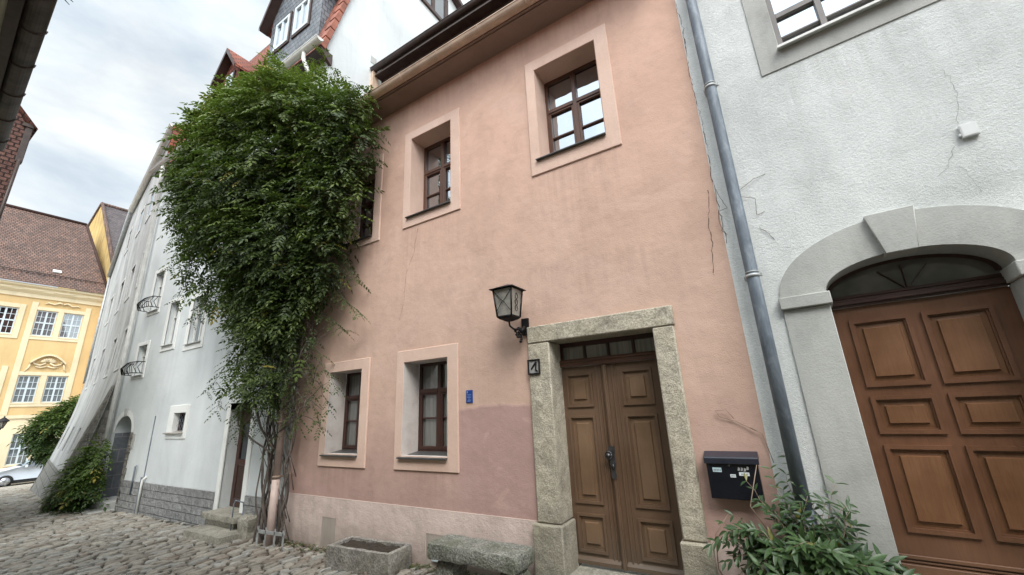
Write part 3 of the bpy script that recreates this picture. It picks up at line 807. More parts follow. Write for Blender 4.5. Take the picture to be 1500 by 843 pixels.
# arch ring with soffit
ia, ih = (AX1-AX0)/2, .225
inn = [(ACX - ia*math.cos(PI*i/28), SPR + ih*math.sin(PI*i/28)) for i in range(29)]
m = MB(); pr = -.018
for i in range(28):
    a, b, c, d = inn[i], inn[i+1], arc[i+1], arc[i]
    m.quad((a[0], pr, a[1]), (b[0], pr, b[1]), (c[0], pr, c[1]), (d[0], pr, d[1]))
    m.quad((a[0], pr, a[1]), (a[0], .26, a[1]), (b[0], .26, b[1]), (b[0], pr, b[1]))
    m.quad((d[0], pr, d[1]), (c[0], pr, c[1]), (c[0], .01, c[1]), (d[0], .01, d[1]))
ars = m.build('door_arch', M['greytrim'], rh)
for a, b in ((ob[0], AX0), (AX1, ob[1])):
    m = MB(); m.box(a, b, -.018, .26, -.45, 2.278); m.build('jamb', M['greytrim'], ars, bevel=.004)
for a, b in ((ob[0]-.015, AX0+.02), (AX1-.02, ob[1]+.015)):
    m = MB(); m.box(a, b, -.055, .26, 2.28, 2.385); m.build('impost', M['greytrim'], ars, bevel=.008, seg=2)
kx = 1.165
m = MB(); m.prism_y([(kx-.095, 2.595), (kx+.095, 2.595), (kx+.145, 2.935), (kx-.155, 2.935)], -.065, .12); m.build('keystone', M['greytrim'], ars, bevel=.006)
# door
y2 = .25
cL = [(.755, 1.135), (1.20, 1.585)]
rowsz = [(1.61, 2.155), (1.255, 1.54), (.575, 1.175)]
leaf(rh, AX0-.03, AX1+.03, .36, 2.265, y2, [(a, b, c, d) for a, b in cL for c, d in rowsz], M['door2'], M['door2p'], fieldin=.038, mould=.03)
m = MB(); m.box(AX0+.01, AX1-.01, y2-.02, y2, .40, .425); m.box(AX0+.01, AX1-.01, y2-.03, y2+.04, .30, .365); m.box(AX0+.01, AX1-.01, y2-.012, y2, .375, .388); m.build('kick_board', M['door2'], rh, bevel=.003)
m = MB(); m.box(AX0, AX1, y2-.035, y2+.05, 2.268, 2.335); m.box(AX0, AX1, y2-.05, y2-.035, 2.285, 2.31); m.box(AX0, AX1, y2-.02, y2+.03, 2.338, 2.365)
tr2 = m.build('transom', M['darkwood'], rh, bevel=.004)
m = MB()
for i in range(28):
    a, b = inn[i], inn[i+1]; s = .90
    k = lambda p: (ACX+(p[0]-ACX)*s*1.03, SPR-.0+(p[1]-SPR)*.88)
    c, d = k(b), k(a); m.quad((a[0], y2, a[1]), (b[0], y2, b[1]), (c[0], y2, c[1]), (d[0], y2, d[1]))
for t in (60, 90, 120):
    dx, dz = math.cos(R(t)), math.sin(R(t))
    m.obox((ACX+dx*.14, y2+.002, 2.36+dz*.09), (dx*.16, 0, dz*.11), (0, .01, 0), (-dz*.003, 0, dx*.003))
m.build('fanlight_frame', M['winlow'], tr2)
m = MB(); m.add([(p[0], y2+.02, p[1]) for p in inn] + [(AX1, y2+.02, 2.34), (AX0, y2+.02, 2.34)], [tuple(range(30, -1, -1))]); m.build('pane', M['fanglass'], tr2)
m = MB(); m.box(AX0, AX1, -.1, .3, -.45, .30); m.build('threshold', M['stepstone'], rh, bevel=.01)
# upper window
wf = MB(); x0, x1, z0, z1 = wop
gm = simple('grey_brown_window_paint', (.17, .155, .145), .5, 0, .15, 8)
ring(wf, wop, (x0+.045, x1-.045, z0+.02, z1-.05), .03, .09)
for mx in (1.175, 1.62): wf.box(mx-.024, mx+.024, .022, .085, z0+.02, z1-.05)
for zz, w in ((4.965, .018), (5.235, .06), (5.6, .018)):
    for a, b in ((x0+.045, 1.151), (1.199, 1.596), (1.644, x1-.045)): wf.box(a, b, .032, .08, zz-w/2, zz+w/2)
wo = wf.build('window', gm, rh, bevel=.003)
m = MB(); m.quad((x0, .07, z0), (x1, .07, z0), (x1, .07, z1), (x0, .07, z1)); m.build('pane', M['glass_right'], wo)
m = MB(); cring(m, (.61, 2.17, 4.60, 6.3), wop, -.012, .09); m.build('surround', M['greytrim'], wo, bevel=.004)
m = MB(); m.prism_x([(-.075, 4.815), (-.075, 4.79), (-.065, 4.79), (.05, 4.825), (.05, 4.84)], .785, 1.995); m.build('sill', M['whitegutter'], wo)
# blue-grey downpipe
m = MB(); m.tube([(.17, -.105, 7.5), (.17, -.105, 5.0), (.17, -.105, 2.5), (.17, -.105, .72)], .052, 14)
m.tube([(.17, -.105, .74), (.17, -.105, -.2)], .06, 14)
dp = m.build('downpipe', M['zinc'], rh)
for zz in (4.66, 2.61, .70):
    m = MB(); m.tube([(.17, -.105, zz-.012), (.17, -.105, zz+.012)], .060, 14); m.tube([(.17, -.105, zz+.03), (.17, -.105, zz+.038)], .057, 14)
    m.box(.10, .12, -.1, 0, zz-.01, zz+.01); m.box(.215, .245, -.12, -.09, zz-.01, zz+.012); m.build('pipe_clamp', M['zinclight'], dp)
m = MB(); m.quad((0, -.35, 7.5), (9, -.35, 7.5), (9, 4, 11), (0, 4, 11)); m.quad((0, 4, 11), (9, 4, 11), (9, 9, 7), (0, 9, 7)); m.build('roof', M['browntile'], rh, uv=True)
crack(rh, [(.0, 6.2), (.02, 5.6), (-.005, 5.0), (.02, 4.3), (.0, 3.6), (.012, 3.0)], M['crack'], .0032, y=-.006, seed=11)
crack(rh, [(1.64, 3.33), (1.58, 3.2), (1.57, 3.18), (1.5, 3.13)], M['greycrack'], .0022, y=-.004, seed=5)
crack(rh, [(1.70, 3.5), (1.76, 3.75), (1.74, 3.98)], M['greycrack'], .0022, y=-.004, seed=6)
crack(rh, [(1.62, 3.16), (1.66, 3.0), (1.68, 2.93)], M['greycrack'], .002, y=-.004, seed=8)

# ------------------------------------------------------------------ near grey house
gh = thing('white_grey_house', 'cool white rendered house with split stone plinth and slate clad dormer', 'house', (-15.6, 0, -.5))
GO = (15.6, 0, .5)
def gp(mb, name, mat, parent=None, **kw):
    o = mb.build(name, mat, gh if parent is None else parent, **kw)
    if parent is None: o.location = GO
    return o
gdoor = (-9.11, -8.31, -.42, 1.77); gsw = (-11.67, -11.08, 1.38, 1.79)
wC = (-13.08, -12.52, 3.50, 4.62); wD = (-11.70, -10.98, 3.38, 4.52); wB = (-14.72, -14.12, 2.86, 3.66); wA = (-14.55, -13.95, 4.62, 5.75)
wE = (-10.1, -9.4, 3.45, 4.6); wE2 = (-12.3, -11.7, 6.1, 7.2)
arch = (-15.2, -14.05, -.5, 1.82)
m = MB(); wall_faces(m, -15.6, -6.95, -.6, 9.3, [(*gdoor, .2), (*gsw, .2), (*wC, .2), (*wD, .2), (*wB, .2), (*wA, .2), (*wE2, .2), (*arch, .45)], reveal=True)
# arch spandrels
acx, aw, asp = -14.625, .575, 1.40
arcg = [(acx - aw*math.cos(PI*i/16), asp + .42*math.sin(PI*i/16)) for i in range(17)]
for i in range(16):
    a, b = arcg[i], arcg[i+1]
    m.quad((a[0], 0, a[1]), (b[0], 0, b[1]), (b[0], 0, 1.82), (a[0], 0, 1.82)); m.quad((a[0], 0, a[1]), (a[0], .45, a[1]), (b[0], .45, b[1]), (b[0], 0, b[1]))
# gable wall facing the pink roof
m.add([(-6.95, 0, 6.5), (-6.95, 0, 9.3), (-6.95, -.14, 9.45), (-6.95, .70, 13.0), (-6.95, 3.3, 15.75), (-6.95, 4.72, 15.25), (-6.95, 4.72, 6.5)], [(0,6,5,4,3,2,1)])
gp(m, 'wall', M['grey'])
gz_m = MB(); wall_faces(gz_m, -13.95, -9.25, -.6, .29, [], y=-.03); wall_faces(gz_m, -8.17, -6.97, -.6, .30, [], y=-.03)
gz_m.quad((-13.95, -.03, .29), (-9.25, -.03, .29), (-9.25, 0, .295), (-13.95, 0, .295)); gz_m.quad((-8.17, -.03, .30), (-6.97, -.03, .30), (-6.97, 0, .305), (-8.17, 0, .305))
gp(gz_m, 'plinth', M['block'], uv=True)
# recessed door
m = MB(); wall_faces(m, -9.11, -8.31, .03, 1.77, [(-9.0, -8.42, .16, .75, .02), (-9.0, -8.42, .85, 1.5, .02)], y=.19)
gd = gp(m, 'door', wood('dark_red_door', (.07, .026, .018), (.045, .018, .012)))
m = MB(); m.box(-8.99, -8.43, .200, .212, .17, .74); m.build('panel', M['darkwood'], gd)
m = MB(); m.quad((-9.0, .21, .85), (-8.42, .21, .85), (-8.42, .21, 1.5), (-9.0, .21, 1.5)); m.build('pane', M['glass_dark'], gd)
m = MB(); ring(m, (-9.25, -8.17, -.6, 1.90), (-9.11, -8.31, -.62, 1.77), -.022, .012); m.box(-9.11, -8.31, -.022, .0, 1.771, 1.90); m.build('surround', M['whitetrim'], gd)
m = MB(); m.tube([(-8.37, .19, .8), (-8.37, .13, .8), (-8.45, .13, .8)], .01, 6); m.build('door_handle', M['blackiron'], gd)
# small barred window
sw = window(gh, gsw, (-11.94, -10.95, 1.24, 1.96), .10, M['glass_dark'], M['winlow'], M['whitetrim'], M['whitetrim'], fw=.03, sill=(-11.95, -11.06, .05, .04), sillm=M['concrete']); sw.location = GO
m = MB()
for i in range(-3, 7):
    for sgn in (1, -1):
        ax = -11.67 + i*.12; pts = []
        for k in range(21):
            xx = ax + (k/20*.41 if sgn > 0 else .41-k/20*.41); zz = 1.38 + k/20*.41
            if -11.66 < xx < -11.09: pts.append((xx, .07+.008*sgn, zz))
        if len(pts) > 1: m.tube([pts[0], pts[-1]], .0045, 4)
m.build('grille', M['zinc'], sw)
for w, so in ((wC, (-13.22, -12.38, 3.34, 4.72)), (wD, (-11.86, -10.84, 3.22, 4.64)), (wB, (-14.84, -14.0, 2.76, 3.76)), (wA, (-14.67, -13.83, 4.5, 5.87)), (wE2, (-12.45, -11.55, 5.95, 7.35))):
    c = (w[0]+w[1])/2
    o = window(gh, w, so, .09, M['glass_far'], M['whitegutter'], M['whitetrim'], None, mull=[(c, .05)], bars=[(w[2]+(w[3]-w[2])*.66, .03)], fw=.04, sill=(w[0]-.04, w[1]+.04, .04, .035), sillm=M['zinclight'])
    o.location = GO
    if w in (wB, wA):  # bowed wrought iron flower guard
        z0g = w[2]+.02; q = MB()
        for zz, dp_ in ((z0g, .30), (z0g+.30, .22)):
            q.tube([(w[0]-.10, -.02, zz), (w[0]-.07, -dp_*.8, zz), (c, -dp_*.8-.05, zz), (w[1]+.07, -dp_*.8, zz), (w[1]+.10, -.02, zz)], .011, 6)
        for i in range(11):
            t = i/10; xx = w[0]-.08 + t*(w[1]-w[0]+.16); b = -.06*math.sin(PI*t)
            q.tube([(xx, -.176+b, z0g+.30), (xx, -.28+b, z0g+.16), (xx, -.24+b, z0g)], .007, 5)
        for sx in (w[0]-.10, w[1]+.10):
            for t in (.06, .14): q.tube([(sx, -t-.02, z0g+.30), (sx, -t-.1, z0g+.15), (sx, -t-.02, z0g)], .009, 5)
        q.build('window_guard', M['blackiron'], o)
# arched entrance
m = MB(); n = 16
for i in range(n):
    a, b = arcg[i], arcg[i+1]; k = lambda p: (acx+(p[0]-acx)*1.25, asp+(p[1]-asp)*1.34)
    c, d = k(b), k(a); m.quad((a[0], -.012, a[1]), (b[0], -.012, b[1]), (c[0], -.012, c[1]), (d[0], -.012, d[1]))
ga = gp(m, 'door_arch', M['whitetrim'])
m = MB(); m.prism_y([(acx-.06, 1.80), (acx+.06, 1.80), (acx+.09, 2.0), (acx-.09, 2.0)], -.04, .02); m.build('keystone', M['greytrim'], ga)
m = MB()
for i in range(11):
    w_ = .12 + .06*((i*7) % 3)/2; m.box(-14.05, -14.05+w_, -.03, .06, -.42+i*.165, -.42+i*.165+.155)
m.build('quoins', M['rubble'], ga, bevel=.015, uv=True)
m = MB(); m.quad((-15.19, .0, -.5), (-15.19, .0, 1.38), (-15.19, .45, 1.38), (-15.19, .45, -.5)); m.quad((-14.06, .0, -.5), (-14.06, .45, -.5), (-14.06, .45, 1.38), (-14.06, .0, 1.38))
m.quad((-15.19, .44, -.5), (-14.06, .44, -.5), (-14.06, .44, 1.38), (-15.19, .44, 1.38)); m.build('door', M['greytilewall'], ga, uv=True)
# arched void behind tympanum
m = MB(); m.quad((-15.2, .449, 1.38), (-14.05, .449, 1.38), (-14.05, .449, 1.82), (-15.2, .449, 1.82)); m.build('tympanum', M['whitetrim'], ga)
# small wall plate, vent stub, plinth pipe
m = MB(); m.box(-13.86, -13.72, -.012, 0, 1.0, 1.36); 
for i in range(4): m.box(-13.85, -13.73, -.018, -.012, 1.03+i*.08, 1.075+i*.08)
gp(m, 'wall_plate', M['greytrim'])
m = MB(); m.tube([(-13.2, -.05, .02), (-13.2, -.05, .62), (-13.2, -.02, .64)], .018, 8); gp(m, 'vent_pipe', M['zinc'])
m = MB(); m.tube([(-12.60, -.06, -.40), (-12.60, -.06, .36), (-12.58, .0, .42)], .026, 10); gp(m, 'plinth_pipe', M['whitegutter'])
m = MB(); m.box(-12.78, -12.68, -.045, 0, -.5, .40); m.box(-12.735, -12.70, -.012, 0, .40, 1.76); gp(m, 'conduit', M['zinc'])
# tall pale downpipe at the far end
m = MB(); m.tube([(-14.6, -.38, 9.2), (-14.85, -.3, 8.7), (-15.3, -.14, 8.3), (-15.33, -.12, 4), (-15.33, -.12, -.1)], .055, 12); gp(m, 'downpipe', M['whitegutter'])
# roof
m = MB()
m.quad((-15.6, -.22, 9.35), (-6.93, -.22, 9.35), (-6.93, .70, 13.05), (-15.6, .70, 13.05))
m.quad((-15.6, .70, 13.05), (-6.93, .70, 13.05), (-6.93, 3.3, 15.8), (-15.6, 3.3, 15.8))
m.quad((-15.6, 3.3, 15.8), (-6.93, 3.3, 15.8), (-6.93, 5.0, 15.2), (-15.6, 5.0, 15.2))
rf = gp(m, 'roof', M['redtile'], uv=True)
m = MB()
vt = [(-.24, 9.30), (.70, 13.05), (3.3, 15.85), (4.95, 15.28)]
for k in range(2):
    a, b = vt[k], vt[k+1]; L = math.hypot(b[0]-a[0], b[1]-a[1]); n = int(L/.34)
    for i in range(n):
        t0, t1 = i/n, (i+.93)/n
        p = (a[0]+(b[0]-a[0])*t0, a[1]+(b[1]-a[1])*t0); q = (a[0]+(b[0]-a[0])*t1, a[1]+(b[1]-a[1])*t1)
        nx, nz_ = (a[1]-b[1])/L, (b[0]-a[0])/L
        m.add([(-7.1, p[0]+nx*.05, p[1]+nz_*.05), (-6.88, p[0]+nx*.05, p[1]+nz_*.05), (-6.88, q[0]+nx*.035, q[1]+nz_*.035), (-7.1, q[0]+nx*.035, q[1]+nz_*.035),
               (-7.1, p[0]-nx*.08, p[1]-nz_*.08), (-6.88, p[0]-nx*.08, p[1]-nz_*.08), (-6.88, q[0]-nx*.08, q[1]-nz_*.08), (-7.1, q[0]-nx*.08, q[1]-nz_*.08)],
              [(0,3,2,1), (4,5,6,7), (0,1,5,4), (1,2,6,5), (2,3,7,6), (3,0,4,7)])
m.build('verge_tiles', simple('red_verge_tile', (.27, .095, .06), .8, 0, .35, 5, .5, 20), rf, bevel=.008)
m = MB(); m.prism_x([(3.3, 15.82), (5.0, 15.22), (4.95, 15.06), (3.3, 15.66)], -6.94, -6.72); m.build('bargeboard', M['darkwood'], rf)
m = MB(); m.box(-15.6, -6.93, -.30, -.0, 9.22, 9.28); m.prism_x([(-.30, 9.28), (0.02, 9.28), (0.02, 9.0), (-.02, 9.0)], -6.98, -6.90); m.build('eave_soffit', M['darkwood'], rf)
m = halfgutter(-15.6, -6.78, -.37, 9.36, .085); ggut = gp(m, 'gutter', M['whitegutter'])
m = MB(); m.tube([(-7.35, -.37, 9.30), (-7.35, -.37, 9.12), (-7.30, -.28, 8.85), (-7.25, -.12, 8.55), (-7.25, -.1, 7.2)], .045, 10); m.build('downpipe', M['whitegutter'], ggut)
# slate dormer
def dormer(cx, hw, zb, ze, za, yf, mat, windows, depth=2.6):
    m = MB()
    m.add([(cx-hw, yf, zb), (cx+hw, yf, zb), (cx+hw, yf, ze), (cx, yf, za), (cx-hw, yf, ze)], [(0, 1, 2, 3, 4)])
    m.quad((cx-hw, yf, zb), (cx-hw, yf, ze), (cx-hw, yf+depth, ze), (cx-hw, yf+depth, zb)); m.quad((cx+hw, yf, zb), (cx+hw, yf+depth, zb), (cx+hw, yf+depth, ze), (cx+hw, yf, ze))
    d = gp(m, 'dormer', mat, uv=True)
    m = MB(); o = .22; sl = (za-ze)/hw
    for s in (-1, 1):
        a = (cx + s*(hw+o), ze - sl*o); 
        m.add([(a[0], yf-o, a[1]), (cx, yf-o, za+.02), (cx, yf+depth, za+.02), (a[0], yf+depth, a[1]), (a[0], yf-o, a[1]+.09), (cx, yf-o, za+.11), (cx, yf+depth, za+.11), (a[0], yf+depth, a[1]+.09)],
              [(0,1,2,3), (4,7,6,5), (0,4,5,1), (3,2,6,7), (0,3,7,4)])
    m.build('dormer_roof', M['redtile'], d, uv=True)
    m = MB()
    for s in (-1, 1):
        a = (cx + s*(hw+o), ze - sl*o); m.add([(a[0], yf-o-.02, a[1]-.06), (cx, yf-o-.02, za-.05), (cx, yf-o-.02, za+.12), (a[0], yf-o-.02, a[1]+.10)], [(0,1,2,3)])
        m.add([(a[0], yf-o, a[1]-.01), (cx, yf-o, za+.01), (cx, yf, za+.01), (a[0], yf, a[1]-.01)], [(0,1,2,3)])
    m.build('bargeboard', M['darkwood'], d)
    for w in windows:
        q = MB(); ring(q, w, (w[0]+.07, w[1]-.07, w[2]+.08, w[3]-.08), yf-.05, yf-.004)
        c = (w[0]+w[1])/2; q.box(c-.03, c+.03, yf-.045, yf-.004, w[2]+.08, w[3]-.08); q.build('dormer_window', M['whitewood'], d)
        q = MB(); ring(q, (w[0]-.06, w[1]+.06, w[2]-.06, w[3]+.06), w, yf-.035, yf-.003); q.build('dormer_window_frame', M['darkwood'], d)
        q = MB(); q.quad((w[0], yf-.012, w[2]), (w[1], yf-.012, w[2]), (w[1], yf-.012, w[3]), (w[0], yf-.012, w[3])); q.build('pane', M['glass_up'], d)
    return d
dormer(-8.65, 1.15, 9.75, 12.1, 14.0, -.02, M['slate'], [(-9.5, -8.86, 10.85, 11.75), (-8.62, -7.98, 10.85, 11.75)])
dormer(-12.0, .5, 10.8, 11.6, 12.25, .02, M['redtile'], [(-12.2, -11.8, 11.0, 11.5)])
# loft window in the gable wall (faces the pink roof)
m = MB(); 
for (y0, y1, z0_, z1_) in ((2.6, 3.95, 13.78, 13.9), (3.82, 3.95, 13.9, 15.0), (2.6, 2.72, 13.9, 14.7), (3.2, 3.3, 13.9, 14.95)): m.box(-6.95, -6.88, y0, y1, z0_, z1_)
lw_ = gp(m, 'loft_window', M['darkwood'])
m = MB(); m.quad((-6.93, 2.65, 13.85), (-6.93, 3.9, 13.85), (-6.93, 3.9, 15.0), (-6.93, 2.65, 14.65)); m.build('pane', M['glass_dark'], lw_)
m = MB(); ring(m, (-.001, .001, 0, .1), (0, 0, .05, .05), 0, .01)
m = MB(); m.box(-6.95, -6.94, 1.05, 1.22, 10.0, 10.2); gp(m, 'air_vent', M['greytrim'])

# ------------------------------------------------------------------ far white house (battered base)
fh = thing('battered_white_house', 'tall aged white house leaning out at its base, far down the lane', 'house', (-15.6, 0, -.6), R(-9.5))
def batter(x, z):
    if z > 4.0: return 0.0
    return -(4.0 - z)**1.55 * .072
FL = 13.0
fw_rows = [((.35, 1.25), 5.9, 7.0), ((2.7, 3.6), 5.9, 7.05), ((5.3, 6.2), 5.9, 7.1), ((8.5, 9.4), 5.95, 7.1),
           ((.7, 1.5), 3.25, 4.45), ((3.2, 4.1), 3.25, 4.5), ((6.6, 7.5), 3.25, 4.55), ((10.1, 11.0), 3.25, 4.55),
           ((1.9, 2.7), 8.75, 9.75), ((4.2, 5.0), 8.9, 9.85), ((7.2, 8.0), 9.0, 9.95),
           ((4.5, 5.2), .72, 1.55), ((7.7, 8.4), .72, 1.6), ((10.6, 11.3), .7, 1.6)]
hs = [(-s[1], -s[0], a, b, .22) for s, a, b in fw_rows]
FT = plaster('dull_white_trim', (.60, .60, .58), (.5, .5, .485), (.66, .66, .64), .4, .6, .1)
m = MB(); wall_faces(m, -FL, 0, -2.4, 9.1, [(h[0], h[1], h[2], min(h[3], 9.1), h[4]) for h in hs if h[2] < 9.1 and h[3] <= 9.1], warp=batter, step=.3)
# upper part with a sloping verge at the far end
wall_faces(m, -8.6, 0, 9.1, 11.15, [])
m.add([(-FL, 0, 9.1), (-8.6, 0, 9.1), (-8.6, 0, 11.35)], [(0, 1, 2)])
m.add([(-8.6, 0, 11.15), (0, 0, 11.15), (-8.6, 0, 11.35)], [(0, 1, 2)])
m.add([(0, 0, 7), (0, 5, 7), (0, 5, 11.15), (0, 0, 11.15)], [(0, 1, 2, 3)])
zz_ = [-2.4 + i*.4 for i in range(17)]; m.add([(-FL, 8, -2.4)] + [(-FL, batter(0, z), z) for z in zz_] + [(-FL, 0, 9.1), (-FL, 8, 9.1)], [tuple(range(20))])
fho = m.build('wall', M['far'], fh); fho.location = (0, 0, .6)
FO = (0, 0, .6)
for h in hs:
    by = batter(0, (h[2]+h[3])/2)
    if h[3] > 9.1 or h[2] > 8.5:
        yb = -.0; rec = .0
        q = MB(); ring(q, (h[0]-.1, h[1]+.1, h[2]-.12, h[3]+.1), h[:4], -.02, -.002); o = q.build('window', FT, fh); o.location = FO
        q = MB(); q.quad((h[0], -.004, h[2]), (h[1], -.004, h[2]), (h[1], -.004, h[3]), (h[0], -.004, h[3])); q.build('pane', M['glass_dark'], o)
        continue
    q = MB(); c = (h[0]+h[1])/2
    ring(q, h[:4], (h[0]+.05, h[1]-.05, h[2]+.05, h[3]-.05), .11, .16); q.box(c-.03, c+.03, .105, .16, h[2]+.05, h[3]-.05)
    o = q.build('window', M['whitegutter'], fh); o.location = FO
    q = MB(); q.quad((h[0], .14, h[2]), (h[1], .14, h[2]), (h[1], .14, h[3]), (h[0], .14, h[3])); q.build('pane', M['glass_dark'] if h[2] < 1 else M['glass_far'], o)
    q = MB(); b0 = batter(0, h[2]) - .02; b1 = batter(0, h[3]) - .02
    def band(x0, x1, z0, z1):
        ya, yb = batter(0, z0)-.018, batter(0, z1)-.018
        q.add([(x0, ya, z0), (x1, ya, z0), (x1, yb, z1), (x0, yb, z1), (x0, ya+.03, z0), (x1, ya+.03, z0), (x1, yb+.03, z1), (x0, yb+.03, z1)],
              [(0,1,2,3), (0,4,5,1), (3,2,6,7), (0,3,7,4), (1,5,6,2)])
    if h[2] < 1: o.data.materials[0] = M['zinc']; continue
    band(h[0]-.09, h[0], h[2]-.09, h[3]+.09); band(h[1], h[1]+.09, h[2]-.09, h[3]+.09); band(h[0], h[1], h[2]-.09, h[2]); band(h[0], h[1], h[3], h[3]+.09)
    q.build('surround', FT, o)
m = MB()
wall_faces(m, -FL-.01, -.2, -2.4, .25, [], warp=lambda x, z: batter(x, z)-.02, step=.3)
m.add([(-FL-.02, 6, -2.4), (-FL-.02, batter(0, -2.4)-.02, -2.4), (-FL-.02, batter(0, .25)-.02, .25), (-FL-.02, 6, .25)], [(0, 1, 2, 3)])
m.build('plinth', M['farblock'], fh, uv=True).location = FO
# sloping rubble buttress
m = MB(); m.prism_x([(-.08, 2.8), (-1.0, -.6), (-1.0, -1.4), (.2, -1.4), (.2, 2.8)], -.72, -.12); m.build('buttress', M['rubble'], fh, uv=True).location = FO
m = halfgutter(-8.6, .1, -.1, 11.28, .10); m.build('gutter', M['whitegutter'], fh).location = FO
m = MB(); m.tube([(-8.6, -.1, 11.42), (-FL-.05, -.08, 9.12)], .09, 8); m.tube([(-FL-.0, -.04, 9.15), (-FL-.0, -.04, 3.6)], .05, 8); m.build('downpipe', M['zinclight'], fh).location = FO
m = MB(); m.quad((-8.6, -.05, 11.38), (.15, -.05, 11.2), (.15, 5, 14.8), (-8.6, 5, 14.8)); m.add([(-FL, 0, 9.15), (-8.6, -.05, 11.38), (-8.6, 5, 14.8), (-FL, 5, 9.15)], [(0, 1, 2, 3)])
m.quad((.16, -.12, 11.2), (.16, -.1, 10.0), (.16, 1.5, 10.0), (.16, 1.6, 12.4))
m.build('roof', M['redtile'], fh, uv=True).location = FO

# ------------------------------------------------------------------ ochre baroque building at the end of the lane
oh = thing('ochre_townhouse', 'ochre baroque townhouse with cream stucco and small paned white windows', 'house', (-43, -4.2, -1.9), R(90))
OO = (0, 0, 1.9)   # local x = world y + 4.2 ; local z offset
K = 1.075
def oz(z): return 1.6 + (z-1.6)*K
def ox(y): return (y+4.2)*K
def op_(mb, name, mat, parent=None, **kw):
    o = mb.build(name, mat, oh if parent is None else parent, **kw)
    if parent is None: o.location = OO
    return o
cols = [(ox(1.66), ox(2.58)), (ox(2.90), ox(3.82)), (ox(-.12), ox(.85))]
lows = [(oz(3.20), oz(4.86))]; upp = [(oz(7.42), oz(9.08))]
owin = [(c[0], c[1], r_[0], r_[1]) for c in cols for r_ in (lows+upp)] + [(ox(2.1), ox(3.0), oz(-.45), oz(1.35))]
m = MB(); wall_faces(m, -3, ox(7), -2.0, oz(10.7), [(*w, .15) for w in owin])
op_(m, 'wall', M['ochre'])
m = MB()
ctop = oz(2.25)
wall_faces(m, -3, ox(7), -2.0, ctop, [(*owin[-1], .1)], y=-.03, reveal=False); m.box(-3, ox(7), -.10, -.03, ctop, ctop+.22)
op_(m, 'ground_floor_stucco', M['cream'])
for w in owin:
    cx = (w[0]+w[1])/2; q = MB()
    ring(q, w, (w[0]+.06, w[1]-.06, w[2]+.06, w[3]-.06), .06, .12)
    q.box(cx-.045, cx+.045, .05, .12, w[2]+.06, w[3]-.06)
    zm = w[2]+(w[3]-w[2])*.52
    for a, b in ((w[0]+.06, cx-.045), (cx+.045, w[1]-.06)):
        q.box(a, b, .05, .12, zm-.045, zm+.045); mm = (a+b)/2
        for c0, c1 in ((w[2]+.06, zm-.045), (zm+.045, w[3]-.06)):
            q.box(mm-.014, mm+.014, .07, .1, c0, c1); h3 = (c0+c1)/2
            q.box(a, mm-.014, .07, .1, h3-.014, h3+.014); q.box(mm+.014, b, .07, .1, h3-.014, h3+.014)
    o = op_(q, 'window', M['whitewood'])
    q = MB(); q.quad((w[0], .10, w[2]), (w[1], .10, w[2]), (w[1], .10, w[3]), (w[0], .10, w[3])); q.build('pane', M['glass_dark'] if w[0] < ox(1) and w[2] > 5 else M['glass_far'], o)
    q = MB(); q.box(w[0]-.04, w[1]+.04, -.06, .05, w[2]-.09, w[2]-.005); q.build('sill', M['cream'], o)
def bay(x0, x1, rows):
    """cream lesenes either side of a pair of windows plus bands"""
    q = MB()
    for zb, zt in rows:
        q.box(x0-.32, x0-.10, -.06, 0, zb-1.0, zt+.3); q.box(x1+.10, x1+.32, -.06, 0, zb-1.0, zt+.3)
        q.box(x0-.10, x1+.10, -.05, 0, zt+.05, zt+.3); q.box(x0-.10, x1+.10, -.05, 0, zb-.40, zb-.10)
    return q
z1a, z1b = lows[0]; z2a, z2b = upp[0]
q = MB()
X0, X1 = cols[0][0], cols[1][1]
for a, b in ((X0-.34, X0-.04), (X1+.04, X1+.34)): q.box(a, b, -.05, 0, ctop+.23, oz(9.6))
mid0, mid1 = cols[0][1]+.03, cols[1][0]-.03
for za, zb in (lows[0], upp[0]):
    q.box(mid0, mid1, -.04, 0, za-.1, zb+.05); q.box(X0-.04, X1+.04, -.045, 0, zb+.02, zb+.26); q.box(X0-.04, X1+.04, -.045, 0, za-.28, za-.10)
a, b = cols[2]
q.box(a-.3, a-.03, -.05, 0, z2a-.3, z2b+.3); q.box(b+.03, b+.3, -.05, 0, z2a-.3, z2b+.3); q.box(a-.03, b+.03, -.045, 0, z2b+.02, z2b+.3); q.box(a-.03, b+.03, -.045, 0, z2a-.3, z2a-.1)
q.box(a-.3, a-.03, -.05, 0, z1a-.3, z1b+.6); q.box(b+.03, b+.3, -.05, 0, z1a-.3, z1b+.6)
op_(q, 'pilasters', M['cream'], bevel=.01)
